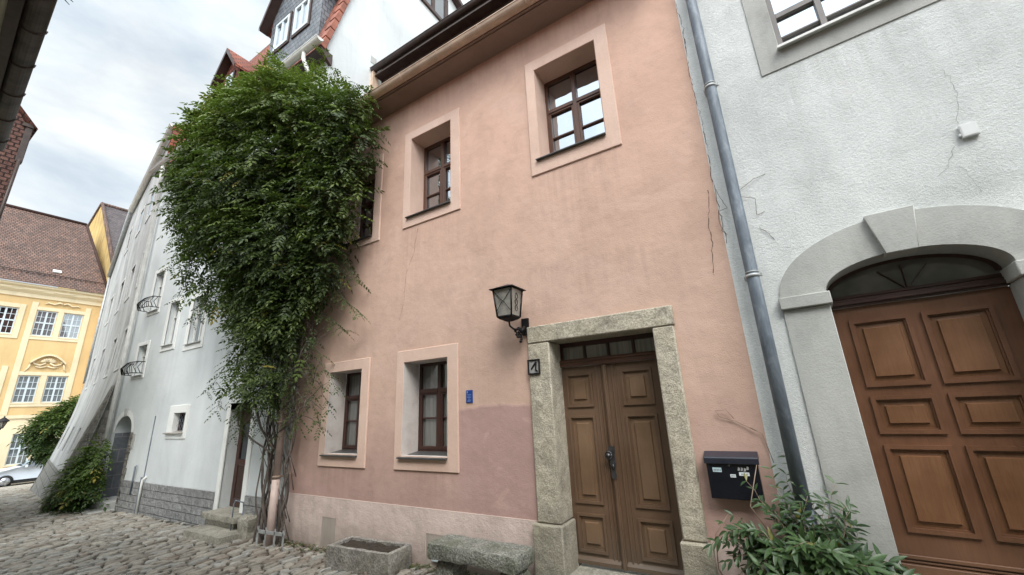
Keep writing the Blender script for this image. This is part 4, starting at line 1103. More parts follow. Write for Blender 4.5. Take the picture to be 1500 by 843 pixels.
# curved pediment with shell ornament
pcx, pz = (X0+X1)/2, oz(5.62); q = MB()
pts = []
for i in range(25):
    t = -1 + i/12; pts.append((pcx + t*.86, pz + .58*(math.cos(t*PI*.5)**.9 if abs(t) < .999 else 0) - .02))
for i in range(24):
    (xa, za), (xb, zb) = pts[i], pts[i+1]
    q.add([(xa, -.22, za), (xb, -.22, zb), (xb, -.22, zb+.12), (xa, -.22, za+.12), (xa, 0, za), (xb, 0, zb), (xb, 0, zb+.12), (xa, 0, za+.12)], [(0,1,2,3), (0,4,5,1), (3,2,6,7)])
ped = op_(q, 'pediment', M['cream'])
q = MB(); rr = random.Random(5)
for i in range(9):
    an = PI*(i+.5)/9; q.tube([(pcx+.08*math.cos(an), -.05, pz+.12), (pcx+.38*math.cos(an), -.09, pz+.10+.30*math.sin(an))], [.03, .06], 6)
for s in (-1, 1):
    q.tube([(pcx+s*.1, -.06, pz+.05), (pcx+s*.35, -.09, pz-.12), (pcx+s*.62, -.07, pz-.02), (pcx+s*.72, -.06, pz+.12), (pcx+s*.58, -.07, pz+.2)], [.05, .06, .05, .045, .03], 6)
    q.tube([(pcx+s*.02, -.06, pz-.18), (pcx+s*.3, -.08, pz-.26), (pcx+s*.55, -.06, pz-.2)], [.04, .05, .03], 6)
    q.tube([(pcx+s*.8, -.04, pz-.02), (pcx+s*.86, -.04, pz-.3), (pcx+s*1.0, -.04, z1b+.26)], [.05, .04, .03], 6)
q.build('shell_ornament', M['cream'], ped)
q = MB()
for s in (-1, 1):
    q.tube([(pcx, -.05, oz(9.62)), (pcx+s*.2, -.09, oz(9.7)), (pcx+s*.45, -.07, oz(9.55)), (pcx+s*.75, -.06, oz(9.62)), (pcx+s*.9, -.05, oz(9.52))], [.07, .06, .05, .045, .02], 6)
op_(q, 'scroll_ornament', M['cream'])
q = MB(); zc = oz(9.85)
q.prism_x([(0, zc), (-.08, zc), (-.10, zc+.25), (-.28, zc+.42), (-.30, zc+.62), (-.48, zc+.72), (-.48, zc+.86), (0, zc+.86)], -3, ox(7))
for i in range(8): q.box(-2.2+i*1.5, -1.2+i*1.5, -.33, -.29, zc+.47, zc+.58)
op_(q, 'cornice', M['cream'])
ez = zc + .88
m = MB(); m.quad((-3, -.6, ez), (ox(4.75), -.6, ez), (ox(3.7), 5.5, 18.6), (-3, 5.5, 18.6))
m.add([(ox(4.75), -.6, ez), (ox(4.75), 9, ez), (ox(3.7), 5.5, 18.6)], [(0, 1, 2)])
r_o = op_(m, 'roof', M['browntile'], uv=True)
m = MB(); m.tube([(-3, 5.5, 18.62), (ox(3.7), 5.5, 18.62)], .14, 8); m.tube([(ox(3.7), 5.5, 18.62), (ox(4.75), -.6, ez+.02)], .10, 8); m.build('ridge_tiles', M['redtile'], r_o)
sl = (18.6-ez)/6.1; n = Vector((0, -sl, 1)).normalized(); t = Vector((0, 1, sl)).normalized()
cs = Vector((ox(2.1), .55, ez + 1.15*sl)) + n*.06; m = MB(); m.obox(cs, (.22, 0, 0), t*.13, n*.05); m.build('skylight', M['whitegutter'], r_o)
m = MB()
for row in (1,):
    for i in range(44): 
        xx = -2.8 + i*.27; yy = .1; zz = ez+(yy+.6)*sl+.08; m.box(xx, xx+.05, yy-.03, yy+.03, zz-.1, zz+.1)
m.tube([(-3, .1, ez+.7*sl+.16), (ox(4.5), .1, ez+.7*sl+.16)], .03, 5)
m.build('snow_guard', M['brownmetal'], r_o)

# yellow gable house behind, right of the ochre one
yh = thing('yellow_gable_house', 'plain yellow gable wall with dark grey roof rising behind the ochre house', 'house', (-46, 5.3, 0))
m = MB()
gy = [(3.65, 13.4), (-4.59, 21.78), (-12.8, 17), (-12.8, -2), (3.65, -2)]
m.add([(p[0], 0, p[1]) for p in gy], [(4, 0, 1, 2, 3)]); m.quad((3.65, 0, -2), (3.65, 6, -2), (3.65, 6, 13.4), (3.65, 0, 13.4))
m.build('wall', M['yellow'], yh)
m = MB(); m.quad((3.75, .05, 13.3), (3.75, 9, 13.3), (-4.59, 9, 21.7), (-4.59, .05, 21.7)); m.quad((-4.59, .05, 21.7), (-4.59, 9, 21.7), (-12.8, 9, 16.9), (-12.8, .05, 16.9)); m.build('roof', M['greyroof'], yh, uv=True)
m = MB(); m.tube([(3.75, 0, 13.35), (-4.59, 0, 21.84), (-12.8, 0, 17.0)], .14, 6); m.tube([(-4.59, 0, 21.80), (-4.59, 9, 21.80)], .14, 6); m.build('coping', M['browntile'], yh, uv=True)

# ------------------------------------------------------------------ houses on the near (camera) side of the lane
lh = thing('cream_eaved_house', 'house across the lane showing only its cream soffit and dark brown gutter overhead', 'house', (0, -4.2, 0), R(-3.5))
m = MB(); m.box(-7.7, 9, -1.6, -.85, -.4, 5.15); m.build('wall', M['creamwall'], lh)
m = MB(); m.box(-7.75, 9, -.85, -.235, 5.12, 5.16); m.box(-7.75, 9, -.27, -.235, 5.0, 5.12); m.build('eave_soffit', M['creamwall'], lh)
m = MB(); m.box(-7.76, 9, -.235, -.155, 4.99, 5.14); m.build('fascia', M['brownmetal'], lh)
oldz = simple('old_dark_zinc', (0.075, .062, .055), .55, .3, .5, 6, .5, 14)
m = halfgutter(-7.8, 9, -.085, 5.08, .085, n=12); lg = m.build('gutter', oldz, lh)
for i in range(14):
    m = MB(); xx = -7.5 + i*.62
    m.tube([(xx, -.085+.090*math.cos(PI+PI*k/10), 5.08+.090*math.sin(PI+PI*k/10)) for k in range(11)], .007, 5); m.build('gutter_bracket', M['brownmetal'], lg)
m = MB(); rr = random.Random(8)
for i in range(16):
    x = -4.35 + rr.uniform(-.1, .12); a = rr.uniform(0, PI); m.tube([(x, -.02, 5.06), (x+rr.uniform(-.1, .1), .03+rr.uniform(0, .05), 5.10+rr.uniform(-.06, .06))], [.006, .003], 4)
m.obox((-4.3, .01, 5.06), (.12, 0, 0), (0, .03, 0), (0, 0, .03)); m.build('debris', M['bark'], lg)
m = MB(); m.quad((-7.75, -.15, 5.18), (9, -.15, 5.18), (9, -4.5, 8.4), (-7.75, -4.5, 8.4)); m.quad((-7.75, -4.5, 8.4), (9, -4.5, 8.4), (9, -9, 5), (-7.75, -9, 5)); m.build('roof', M['redtile'], lh, uv=True)
th = thing('tile_hung_house', 'tall house end hung with reddish brown tiles at the left edge', 'house', (-12, -3.26, 0), R(0))
m = MB()
m.add([(0, -.02, 4.9), (0, -.02, 7.55), (0, -.2, 7.85), (0, -4.5, 13), (0, -9, 7.7), (0, -9, 4.9)], [(5, 4, 3, 2, 1, 0)])
m.quad((0, -.02, 4.9), (-10, -.02, 4.9), (-10, -.02, 7.55), (0, -.02, 7.55)); m.build('wall', M['hungtile'], th, uv=True)
m = MB(); m.box(-10, -.1, -9, -.08, -1.5, 4.9); m.build('ground_floor', M['creamwall'], th)
m = MB(); m.box(-.1, .03, -.05, .05, 6.75, 7.62); m.box(-.1, .05, -.10, .06, 7.55, 7.64); m.build('eave_box', M['brownmetal'], th, bevel=.01)
m = MB(); m.tube([(.04, .0, 6.8), (.04, -.02, 4.5)], .03, 6); m.build('corner_strip', M['brownmetal'], th)
m = MB(); m.add([(-10, .10, 7.55), (.12, .10, 7.55), (.12, -4.5, 13.05), (-10, -4.5, 13.05)], [(0, 1, 2, 3)]); m.add([(-10, -9.2, 7.6), (.12, -9.2, 7.6), (.12, -4.5, 13.05), (-10, -4.5, 13.05)], [(0, 3, 2, 1)]); m.build('roof', M['redtile'], th, uv=True)
m = MB(); ring(m, (-.01, .01, 0, 0), (0, 0, 0, 0), 0, 0)
m = MB(); m.box(0, .03, -.62, -.28, 5.15, 5.75); q = m.build('window', M['whitewood'], th)

# ------------------------------------------------------------------ leaves
def basis(d):
    d = d.normalized(); a = d.cross(Vector((0, 0, 1)))
    if a.length < .05: a = Vector((1, 0, 0))
    a.normalize(); return d, a, a.cross(d)
def leaflet(mb, p, d, nrm, L, W, col):
    d = d.normalized(); s = d.cross(nrm)
    if s.length < 1e-4: return
    s.normalize(); n = s.cross(d)
    a = p; b = p + d*L*.45 + s*W - n*L*.03; c = p + d*L - n*L*.12; e = p + d*L*.45 - s*W - n*L*.03; m_ = p + d*L*.45 + n*W*.35
    mb.add([tuple(a), tuple(b), tuple(c), tuple(e), tuple(m_)], [(0, 4, 1), (4, 2, 1), (0, 3, 4), (4, 3, 2)], 0, col)
def compound(mb, p, d, r, L=.24, n=4, tone=.3, w=.3):
    """pinnate leaf: pairs of leaflets along a drooping stalk"""
    d, a, b = basis(d); b = (b + Vector((r.uniform(-.5, .5), r.uniform(-.5, .5), r.uniform(-.2, .5)))).normalized()
    side = d.cross(b).normalized(); l = L*.36; yel = r.uniform(.4, 1) if r.random() < .018 else 0
    for i in range(n):
        t = (i+.6)/n; q = p + d*L*t - Vector((0, 0, 1))*L*.35*t*t
        for sg in (-1, 1):
            dd = side*sg + d*.55 + Vector((0, 0, -.35)) + Vector((r.uniform(-.15, .15), r.uniform(-.15, .15), r.uniform(-.15, .15)))
            tt = max(0, min(1, tone + r.uniform(-.1, .1))); leaflet(mb, q, dd, b, l*r.uniform(.8, 1.15), l*.5*w*r.uniform(1.1, 1.9), (tt, tt, yel))
    dd = d + Vector((0, 0, -.5)); leaflet(mb, p + d*L - Vector((0, 0, 1))*L*.35, dd, b, l*1.1, l*.26, (tone, tone, yel))

def lump_cloud(mb, lumps, n, r, L=.24, shell=(.78, 1.10), light_z=None, pairs=4, wall_y=-.04, gapth=-.28, topy=None, ns=1.6, mint=None):
    tot = sum((l[1][0]*l[1][1] + l[1][0]*l[1][2] + l[1][1]*l[1][2]) for l in lumps)
    for c, rad in lumps:
        k = int(n*(rad[0]*rad[1] + rad[0]*rad[2] + rad[1]*rad[2])/tot)
        C = Vector(c)
        for _ in range(k):
            v = Vector((r.gauss(0, 1), r.gauss(0, 1), r.gauss(0, 1))).normalized()
            if v.y > .35: v.y = -v.y*r.random(); v.normalize()
            disp = 1 + .30*noise.noise(Vector((v.x*2.2 + C.x, v.y*2.2, v.z*2.2 + C.z))) + .14*noise.noise(v*6 + C)
            u = r.random()
            s = (shell[0] + (shell[1]-shell[0])*u**1.1)*disp
            if r.random() < .22: s *= r.uniform(.55, .9)
            p = C + Vector((v.x*rad[0], v.y*rad[1], v.z*rad[2]))*s
            if p.y > wall_y: continue
            nn = noise.noise(p*ns) + .5*noise.noise(p*ns*2.3)
            if nn < gapth: continue
            deep = 0
            for c2, r2 in lumps:
                q = p - Vector(c2)
                if (q.x/r2[0])**2 + (q.y/r2[1])**2 + (q.z/r2[2])**2 < .5: deep = 1
            if deep and r.random() < .75: continue
            out = Vector((v.x/rad[0], v.y/rad[1], v.z/rad[2])).normalized()
            d = out*r.uniform(.3, 1.0) + Vector((r.uniform(-.8, .8), r.uniform(-.6, .3), r.uniform(-1.0, .35)))
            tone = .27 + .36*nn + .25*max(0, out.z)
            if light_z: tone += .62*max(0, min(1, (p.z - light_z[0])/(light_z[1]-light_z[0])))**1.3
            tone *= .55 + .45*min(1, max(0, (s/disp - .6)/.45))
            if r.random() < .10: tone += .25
            compound(mb, p, d, r, L*r.choice((.6, .8, 1, 1, 1.2, 1.4))*r.uniform(.85, 1.1), pairs, max(0.02, min(1, tone)))
def spray(mb, sb, p0, p1, r, n=9, L=.2, tone=.3, sag=.1, rad=.006, pairs=4):
    p0, p1 = Vector(p0), Vector(p1); pts = []
    for i in range(n+1):
        t = i/n; p = p0.lerp(p1, t); p.z -= sag*math.sin(PI*t)*.5 + sag*t*t; p += Vector((r.uniform(-.02, .02),)*3); pts.append(p)
    sb.tube(pts, [rad*(1-.6*i/n) for i in range(n+1)], 4)
    for i in range(1, n+1):
        t = (pts[i]-pts[i-1]).normalized(); side = t.cross(Vector((0, 0, 1)))
        if side.length < .1: side = Vector((1, 0, 0))
        for sg in (-1, 1):
            compound(mb, pts[i], side.normalized()*sg*.8 + t*.7 + Vector((0, r.uniform(-.4, .1), r.uniform(-.4, .2))), r, L*r.uniform(.7, 1.1), pairs, tone + r.uniform(-.08, .1))

# big creeper on the corner of the pink and white houses
cr = thing('climbing_creeper', 'huge leafy creeper hiding the house corner, twisted bare stems at its foot', 'climbing plant', (-6.8, -.15, -.27))
CO = (6.8, .15, .27)
r = random.Random(21); lf = MB(); st = MB()
lumps = [((-8.45, -.8, 7.05), (1.12, .78, .95)), ((-7.5, -.8, 7.15), (1.35, .75, .85)), ((-6.2, -.5, 6.65), (1.2, .55, .65)),
         ((-8.9, -.8, 6.1), (.95, .7, .8)), ((-7.8, -.7, 6.0), (1.4, .8, 1.1)), ((-6.3, -.4, 5.6), (.85, .42, .9)),
         ((-8.3, -.65, 5.0), (.85, .58, .7)), ((-7.2, -.55, 4.8), (1.0, .6, 1.0)), ((-6.35, -.28, 4.3), (.5, .3, .8)),
         ((-7.5, -.48, 4.0), (.65, .42, .6)), ((-6.9, -.38, 3.6), (.5, .34, .75))]
lumps += [((-5.65, -.42, 6.0), (.75, .42, .6)), ((-5.75, -.40, 5.15), (.62, .38, .8)), ((-5.95, -.32, 4.35), (.45, .28, .65)), ((-8.6, -1.0, 7.55), (.72, .5, .55)), ((-9.25, -.95, 6.5), (.72, .52, .6))]
thin = [((-9.7, -.85, 5.6), (.65, .45, .6)), ((-9.2, -.75, 4.9), (.7, .45, .6)), ((-8.8, -.6, 4.1), (.6, .4, .5)), ((-8.5, -.55, 4.2), (.7, .45, .6)), ((-7.7, -.4, 3.2), (.7, .4, .7)), ((-6.9, -.35, 2.7), (.55, .34, .6)), ((-7.3, -.4, 2.3), (.6, .34, .5)), ((-6.3, -.3, 2.9), (.35, .2, .6))]
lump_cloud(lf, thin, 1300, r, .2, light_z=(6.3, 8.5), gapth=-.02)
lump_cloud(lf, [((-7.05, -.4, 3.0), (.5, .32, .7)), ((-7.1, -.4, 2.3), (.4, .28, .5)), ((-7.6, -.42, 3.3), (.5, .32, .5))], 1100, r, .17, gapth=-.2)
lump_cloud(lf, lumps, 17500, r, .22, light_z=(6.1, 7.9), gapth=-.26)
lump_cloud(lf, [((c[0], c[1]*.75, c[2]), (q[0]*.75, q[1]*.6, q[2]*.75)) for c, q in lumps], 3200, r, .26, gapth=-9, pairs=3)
for i in range(110):   # loose sprays round the rim
    k = r.choice(lumps[:10]); a = r.uniform(0, 2*PI); c, q = k
    e = Vector((math.cos(a), -.45, math.sin(a)))
    p0 = Vector(c) + Vector((e.x*q[0]*.8, e.y*q[1], e.z*q[2]*.8)); p1 = p0 + Vector((e.x*.5, -.12, e.z*.35 + r.uniform(-.1, .2)))
    if p1.y > -.05: continue
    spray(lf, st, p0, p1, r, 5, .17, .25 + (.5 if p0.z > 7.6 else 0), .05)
for p0, p1 in (((-9.9, -1.1, 7.2), (-10.9, -1.2, 7.9)), ((-9.6, -1.1, 6.4), (-11.1, -1.15, 6.4)), ((-9.7, -1.1, 6.7), (-11.0, -1.1, 6.9)), ((-9.4, -.9, 5.2), (-10.6, -.95, 4.9)), ((-9.2, -.9, 4.9), (-10.3, -.8, 4.2)),
               ((-8.9, -.7, 4.2), (-9.9, -.6, 3.7)), ((-8.1, -.5, 2.9), (-9.3, -.4, 2.25)), ((-8.0, -.5, 2.6), (-8.8, -.4, 1.9)), ((-6.9, -.4, 8.1), (-6.4, -.5, 8.75)), ((-6.2, -.4, 7.5), (-5.9, -.4, 8.0)), ((-5.5, -.4, 6.6), (-4.75, -.35, 6.2)),
               ((-5.6, -.3, 5.9), (-4.8, -.3, 5.75)), ((-5.7, -.2, 4.2), (-5.2, -.2, 3.7)), ((-5.9, -.2, 3.7), (-5.1, -.2, 3.2)), ((-6.2, -.25, 3.3), (-5.4, -.2, 2.95)), ((-6.3, -.25, 2.9), (-5.6, -.2, 2.1)), ((-6.4, -.25, 2.7), (-5.75, -.2, 1.8)), ((-6.5, -.25, 2.4), (-5.9, -.2, 1.55)),
               ((-7.4, -.4, 2.3), (-8.2, -.3, 1.75)), ((-7.2, -.4, 2.2), (-7.8, -.4, 1.5)), ((-6.9, -.35, 2.4), (-6.3, -.3, 1.6))):
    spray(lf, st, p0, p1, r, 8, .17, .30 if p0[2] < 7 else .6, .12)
for i in range(26):   # hanging threads through the thin lower part
    x = r.uniform(-7.9, -6.3); z = r.uniform(2.2, 3.4); spray(lf, st, (x, -.35, z), (x + r.uniform(-.6, .35), -.3-r.uniform(0, .2), z - r.uniform(.5, 1.1)), r, 6, .13, .2, .05, .004)
for i in range(14):   # wispy shoots above the gutter
    x = r.uniform(-7.2, -5.3); spray(lf, st, (x, -.5, 7.2-(x+7.2)*.35), (x + r.uniform(-.1, .15), -.5, 7.75-(x+7.2)*.40 + r.uniform(0, .25)), r, 5, .10, .5, 0, .003)
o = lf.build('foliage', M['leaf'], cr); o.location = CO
# stems
for i in range(11):
    ph_ = r.uniform(0, 6); x0 = -7.36 + i*.050 + r.uniform(-.04, .04) if i < 9 else -6.72 + (i-9)*.06; R0 = r.uniform(.010, .027); pts = []; rad = []
    lean = r.uniform(-.12, .14) if i < 9 else .02; am = r.uniform(.04, .085) if i < 9 else .03
    for k in range(44):
        t = k/43; z = -.3 + t*3.9
        pts.append((x0 + lean*t*1.6 + am*math.sin(z*2.9 + ph_) + .018*math.sin(z*9+ph_), -.19 - .05*t + .07*math.cos(z*3.3 + ph_), z)); rad.append(R0*(1-.4*t))
    q = MB(); q.tube(pts, rad, 7); q.build('stem', M['bark'], cr).location = CO
for i in range(2):   # pair twisted round each other beside the pipe
    pts = [(-6.66 + .03*math.cos(z*9 + i*PI), -.22 + .03*math.sin(z*9 + i*PI), z) for z in [-.3 + k*.05 for k in range(66)]]
    q = MB(); q.tube(pts, .017, 6); q.build('stem', M['bark'], cr).location = CO
for i in range(26):  # thin suckers
    x = r.uniform(-7.4, -6.5); z = r.uniform(-.3, 1.2); a = r.uniform(-.6, .6); st.tube([(x, -.15, z), (x + a*.25, -.22, z+.3), (x + a*.5, -.2 - r.uniform(0, .1), z + .55)], [.007, .005, .003], 4)
for i in range(240):  # bare twigs inside the lower crown
    x = r.uniform(-8.0, -6.0); z = r.uniform(1.6, 3.6); d = Vector((r.uniform(-.5, .5), r.uniform(-.2, .1), r.uniform(-.4, .4))); p = Vector((x, -.3, z)); st.tube([p, p+d*.5+Vector((0, 0, .04)), p+d], [.006, .005, .003], 4)
st.tube([(-7.0, -.3, 1.05), (-7.5, -.36, 1.25), (-7.95, -.4, 1.5), (-8.05, -.4, 1.8), (-7.8, -.38, 1.85)], .014, 6)
st.tube([(-6.95, -.3, 1.1), (-7.3, -.36, 1.45), (-7.6, -.4, 2.0)], .018, 6); st.tube([(-7.05, -.3, 1.25), (-6.6, -.3, 1.5), (-6.35, -.25, 1.6)], .014, 6)
o = st.build('twigs', M['bark'], cr); o['kind'] = 'stuff'; o.location = CO

def plain_bush(name, label, cat, loc, lumps, n, mat, seed, L, lz=None, stem=None, tonebase=None, wall_y=9, gap=-.3, ns=1.6):
    t = thing(name, label, cat, loc); r = random.Random(seed); mb = MB(); L3 = [((c[0]-loc[0], c[1]-loc[1], c[2]-loc[2]), q) for c, q in lumps]
    lump_cloud(mb, L3, n, r, L, light_z=(lz[0]-loc[2], lz[1]-loc[2]) if lz else None, pairs=3, wall_y=wall_y, gapth=gap, ns=ns)
    mb.build('foliage', mat, t); sb = MB()
    for c, q in L3:
        sb.tube([(0, 0, -.1), (c[0]*.3, c[1]*.5, c[2]*.5), c], [.05, .035, .015], 6)
    sb.build('stem', M['bark'], t); return t
plain_bush('leafy_bush', 'bushy green climber leaning beside the arched grey entrance', 'bush', (-15.2, -.35, -.45),
           [((-14.85, -.3, .72), (.34, .25, .42)), ((-15.0, -.36, .25), (.48, .32, .48)), ((-15.35, -.42, -.1), (.5, .34, .36)), ((-14.75, -.34, .0), (.42, .3, .5)), ((-15.9, -.45, -.34), (.4, .28, .15))], 2000, M['leaf3'], 31, .24, (0, 1.3), wall_y=9)
IVY = [((-29.0, 2.15, 2.45), (.4, .4, .4)), ((-29.2, 1.75, 1.95), (.5, .5, .5)), ((-29.2, 1.42, 1.55), (.55, .48, .42)), ((-29.2, 1.65, 1.15), (.6, .45, .42)), ((-29.2, 1.85, .75), (.5, .36, .33))]
plain_bush('wall_ivy', 'dark green climber spilling off the end of the far white house above the car', 'climbing plant', (-29.6, 2.2, -1.0),
           IVY, 2400, M['leaf3'], 32, .36, (.5, 3.2), wall_y=9, ns=.9)

# ------------------------------------------------------------------ foreground shrub with lance-shaped leaves
sh = thing('lanceleaf_shrub', 'sprawling shrub with long pointed leaves around the blue grey downpipe foot', 'shrub', (-.02, -.22, -.15))
r = random.Random(44); lf = MB(); sb = MB()
def lance(mb, p, d, up, L, W, tone):
    d = d.normalized(); s = d.cross(up)
    if s.length < 1e-3: return
    s.normalize(); n = s.cross(d); prof = [(0, .08), (.18, .62), (.42, 1.0), (.68, .8), (.88, .36), (1, 0)]
    vs = []; droop = r.uniform(.08, .3)
    for t, w in prof:
        c = p + d*L*t - n*(L*droop*t*t)
        vs += [tuple(c - s*W*w + n*W*w*.35), tuple(c), tuple(c + s*W*w + n*W*w*.35)]
    fs = []
    for i in range(5):
        a = i*3; fs += [(a, a+1, a+4, a+3), (a+1, a+2, a+5, a+4)]
    mb.add(vs, fs, 0, (tone, tone, .5 if r.random() < .02 else 0), smooth=True)
def stem_with_leaves(p0, p1, n, L, sag=.15, tone=.35, leaf0=1, rad=.005):
    p0, p1 = Vector(p0), Vector(p1); pts = []
    for i in range(n+1):
        t = i/n; p = p0.lerp(p1, t) + Vector((0, -.03*math.sin(PI*t), sag*math.sin(PI*t))); p += Vector((r.uniform(-.012, .012), r.uniform(-.012, .012), r.uniform(-.008, .008))); pts.append(p)
    sb.tube(pts, [rad*(1-.6*i/n) for i in range(n+1)], 5)
    for i in range(leaf0, n+1):
        t = (pts[i] - pts[i-1]).normalized(); side = t.cross(Vector((0, -.5, 1)))
        if side.length < .1: side = Vector((1, 0, 0))
        side.normalize(); a0 = r.uniform(0, PI)
        for sg in (-1, 1):
            dd = (side*sg*math.cos(a0*.4) + t*r.uniform(.4, 1.0) + Vector((0, r.uniform(-.6, 0), r.uniform(-.55, .15))))
            lance(lf, pts[i], dd, Vector((r.uniform(-.3, .3), -.55 + r.uniform(-.3, .3), .8)), L*r.uniform(.6, 1.3), L*.15*r.uniform(.75, 1.15), max(.02, min(1, tone + r.uniform(-.2, .25))))
base = (0, -.22, -.1)
for i in range(190):
    tx = r.choice((r.uniform(-.42, .62), r.uniform(-.12, .60))); tz = r.uniform(.12, .62) - abs(tx-.05)*.35; ty = -.1 - r.random()**.7*.42
    stem_with_leaves((r.uniform(-.12, .25), -.15-r.random()*.1, r.uniform(-.05, .25)), (tx, ty, tz), 8, .115, r.uniform(.02, .2), .25 + .3*(ty < -.35))
for p1, n_ in (((-.30, -.14, .92), 8), ((-.02, -.1, .98), 9), ((.03, -.12, 1.12), 10), ((.10, -.2, .86), 8), ((.28, -.12, .92), 8), ((.33, -.14, .80), 8), ((-.5, -.25, .62), 8), ((-.58, -.28, .5), 7), ((-.42, -.3, .70), 8), ((-.12, -.15, 1.02), 9), ((-.06, -.08, .86), 8), ((.2, -.2, .8), 7)):
    stem_with_leaves((r.uniform(-.1, .12), -.15, .35), p1, n_, .075, .02, .42, 2, .004)
for i in range(34):
    stem_with_leaves((r.uniform(-.05, .2), -.16, .2), (r.uniform(-.22, .36), -.12-r.random()*.15, r.uniform(.55, .82)), 8, .085, .03, .3, 2, .004)
for i in range(16):
    x = r.uniform(-.66, -.30); stem_with_leaves((-.1, -.25, .35), (x*.95, -.25 - r.random()*.2, r.uniform(.05, .6)), 8, .088, r.uniform(.05, .2), .42, 2, .004)
SO = (.02, .22, .15)
sb.tube([(-.52, -.08, .05), (-.62, -.12, .25), (-.60, -.12, .5), (-.48, -.1, .66)], [.006, .005, .004, .002], 5)
sb.tube([(-.1, -.2, .4), (-.3, -.2, .75), (-.2, -.16, 1.05)], [.006, .005, .003], 5)
# dry tendrils climbing the render
def tend(pts, w=.003): sb.tube(pts, w, 5)
tend([(-.16, -.02, 1.30), (-.30, -.015, 1.38), (-.42, -.02, 1.42), (-.45, -.03, 1.47), (-.36, -.03, 1.48), (-.31, -.02, 1.40)])
tend([(-.08, -.02, 1.05), (-.12, -.02, 1.28), (-.2, -.03, 1.33)])
sb.build('stems', M['twig'], sh).location = SO
lf.build('foliage', M['leaf2'], sh).location = SO
dt = MB()
for pts in ([(-.02, -.02, 3.35), (-.06, -.04, 3.46), (-.08, -.05, 3.56)], [(-.02, -.02, 3.35), (-.10, -.04, 3.33), (-.11, -.03, 3.2), (-.07, -.02, 3.08)], [(.12, -.03, 3.50), (.24, -.05, 3.56), (.34, -.04, 3.58)],
            [(.12, -.03, 3.42), (.22, -.05, 3.36), (.20, -.04, 3.2), (.28, -.03, 3.22)], [(.2, -.03, 3.08), (.26, -.04, 3.0), (.30, -.03, 2.9)]):
    pp = []
    for q0, q1 in zip(pts, pts[1:]):
        for t in (0, .25, .5, .75): pp.append(tuple(a+(b-a)*t + .008*noise.noise(Vector((a*9+t*3, b*7, t))) for a, b in zip(q0, q1)))
    pp.append(pts[-1]); dt.tube(pp, .0022, 5)
dt.build('dead_twig', M['crack']); o = bpy.data.objects['dead_twig']; tag(o, 'dry dark twigs caught behind the blue grey downpipe, high up', 'twigs')

# ------------------------------------------------------------------ wall lantern
ln = thing('wall_lantern', 'black iron wall lantern on a grape cluster bracket beside the brown door', 'lantern', (-2.36, 0, 2.5))
m = MB(); cx, cy = -.035, -.31
top, bot = (.125, .40), (.095, .08)
def frust(mb, x0, w0, z0_, w1, z1_):
    vs = [(cx+sx*w0, cy+sy*w0, z0_) for sx, sy in ((-1,-1),(1,-1),(1,1),(-1,1))] + [(cx+sx*w1, cy+sy*w1, z1_) for sx, sy in ((-1,-1),(1,-1),(1,1),(-1,1))]
    mb.add(vs, [(0,3,2,1), (4,5,6,7), (0,1,5,4), (1,2,6,5), (2,3,7,6), (3,0,4,7)])
for sx, sy in ((-1,-1),(1,-1),(1,1),(-1,1)):
    m.tube([(cx+sx*bot[0], cy+sy*bot[0], bot[1]), (cx+sx*top[0], cy+sy*top[0], top[1])], .010, 6)
for w, z_ in (bot, top):
    m.tube([(cx-w, cy-w, z_), (cx+w, cy-w, z_), (cx+w, cy+w, z_), (cx-w, cy+w, z_), (cx-w, cy-w, z_)], .009, 6)
frust(m, 0, .08, .055, .10, .075); frust(m, 0, .03, .03, .08, .055)
# cross tracery and ring chain on the panes
for sy in (-1, 1):
    y = cy + sy*.117
    for s in (-1, 1): m.tube([(cx-s*.095, y, .13), (cx-s*.02, y, .235), (cx+s*.02, y, .265), (cx+s*.11, y, .37)], .004, 4)
for sx in (-1, 1):
    for z_ in (.17, .24, .31):
        xx = cx + sx*(.10+.016*(z_-.1)/.3+.004); m.tube([(xx, cy+.028*math.cos(t*PI/5), z_+.035*math.sin(t*PI/5)) for t in range(11)], .004, 4)
m.build('lantern_frame', M['blackiron'], ln)
m = MB(); frust(m, 0, .088, .085, .117, .395); m.build('lantern_glass', M['lampglass'], ln)
m = MB(); vs = [(cx-.155, cy-.155, .405), (cx+.155, cy-.155, .405), (cx+.155, cy+.155, .405), (cx-.155, cy+.155, .405), (cx, cy, .475)]
m.add(vs, [(0,1,4), (1,2,4), (2,3,4), (3,0,4), (3,2,1,0)]); m.tube([(cx-.155, cy-.155, .404), (cx+.155, cy-.155, .404), (cx+.155, cy+.155, .404), (cx-.155, cy+.155, .404), (cx-.155, cy-.155, .404)], .006, 5); m.build('lantern_roof', M['blackiron'], ln)
m = MB()
m.tube([(cx, cy, .04), (cx, cy+.01, -.02), (cx+.02, cy+.06, -.055), (cx+.03, cy+.16, -.05), (cx+.035, -.02, -.02)], .011, 8)
m.box(-.035, .055, -.03, 0, -.10, .10)
rr = random.Random(2)
for row in range(6):
    for k in range(5-row//2 if row < 4 else 2):
        c = (cx+.03 + rr.uniform(-.035, .035)*(1-row*.13), -.13 + rr.uniform(-.05, .05)*(1-row*.13), -.055 - row*.026)
        m.lathe(c, [(0, -.017), (.012, -.012), (.017, 0), (.012, .012), (0, .017)], 7)
for s in (-1, 1): m.tube([(cx+.035, -.03, -.04), (cx+.035+s*.04, -.10, -.02), (cx+.03+s*.05, -.15, -.06), (cx+.03+s*.02, -.16, -.09)], [.014, .018, .016, .006], 6)
m.build('bracket', M['blackiron'], ln)

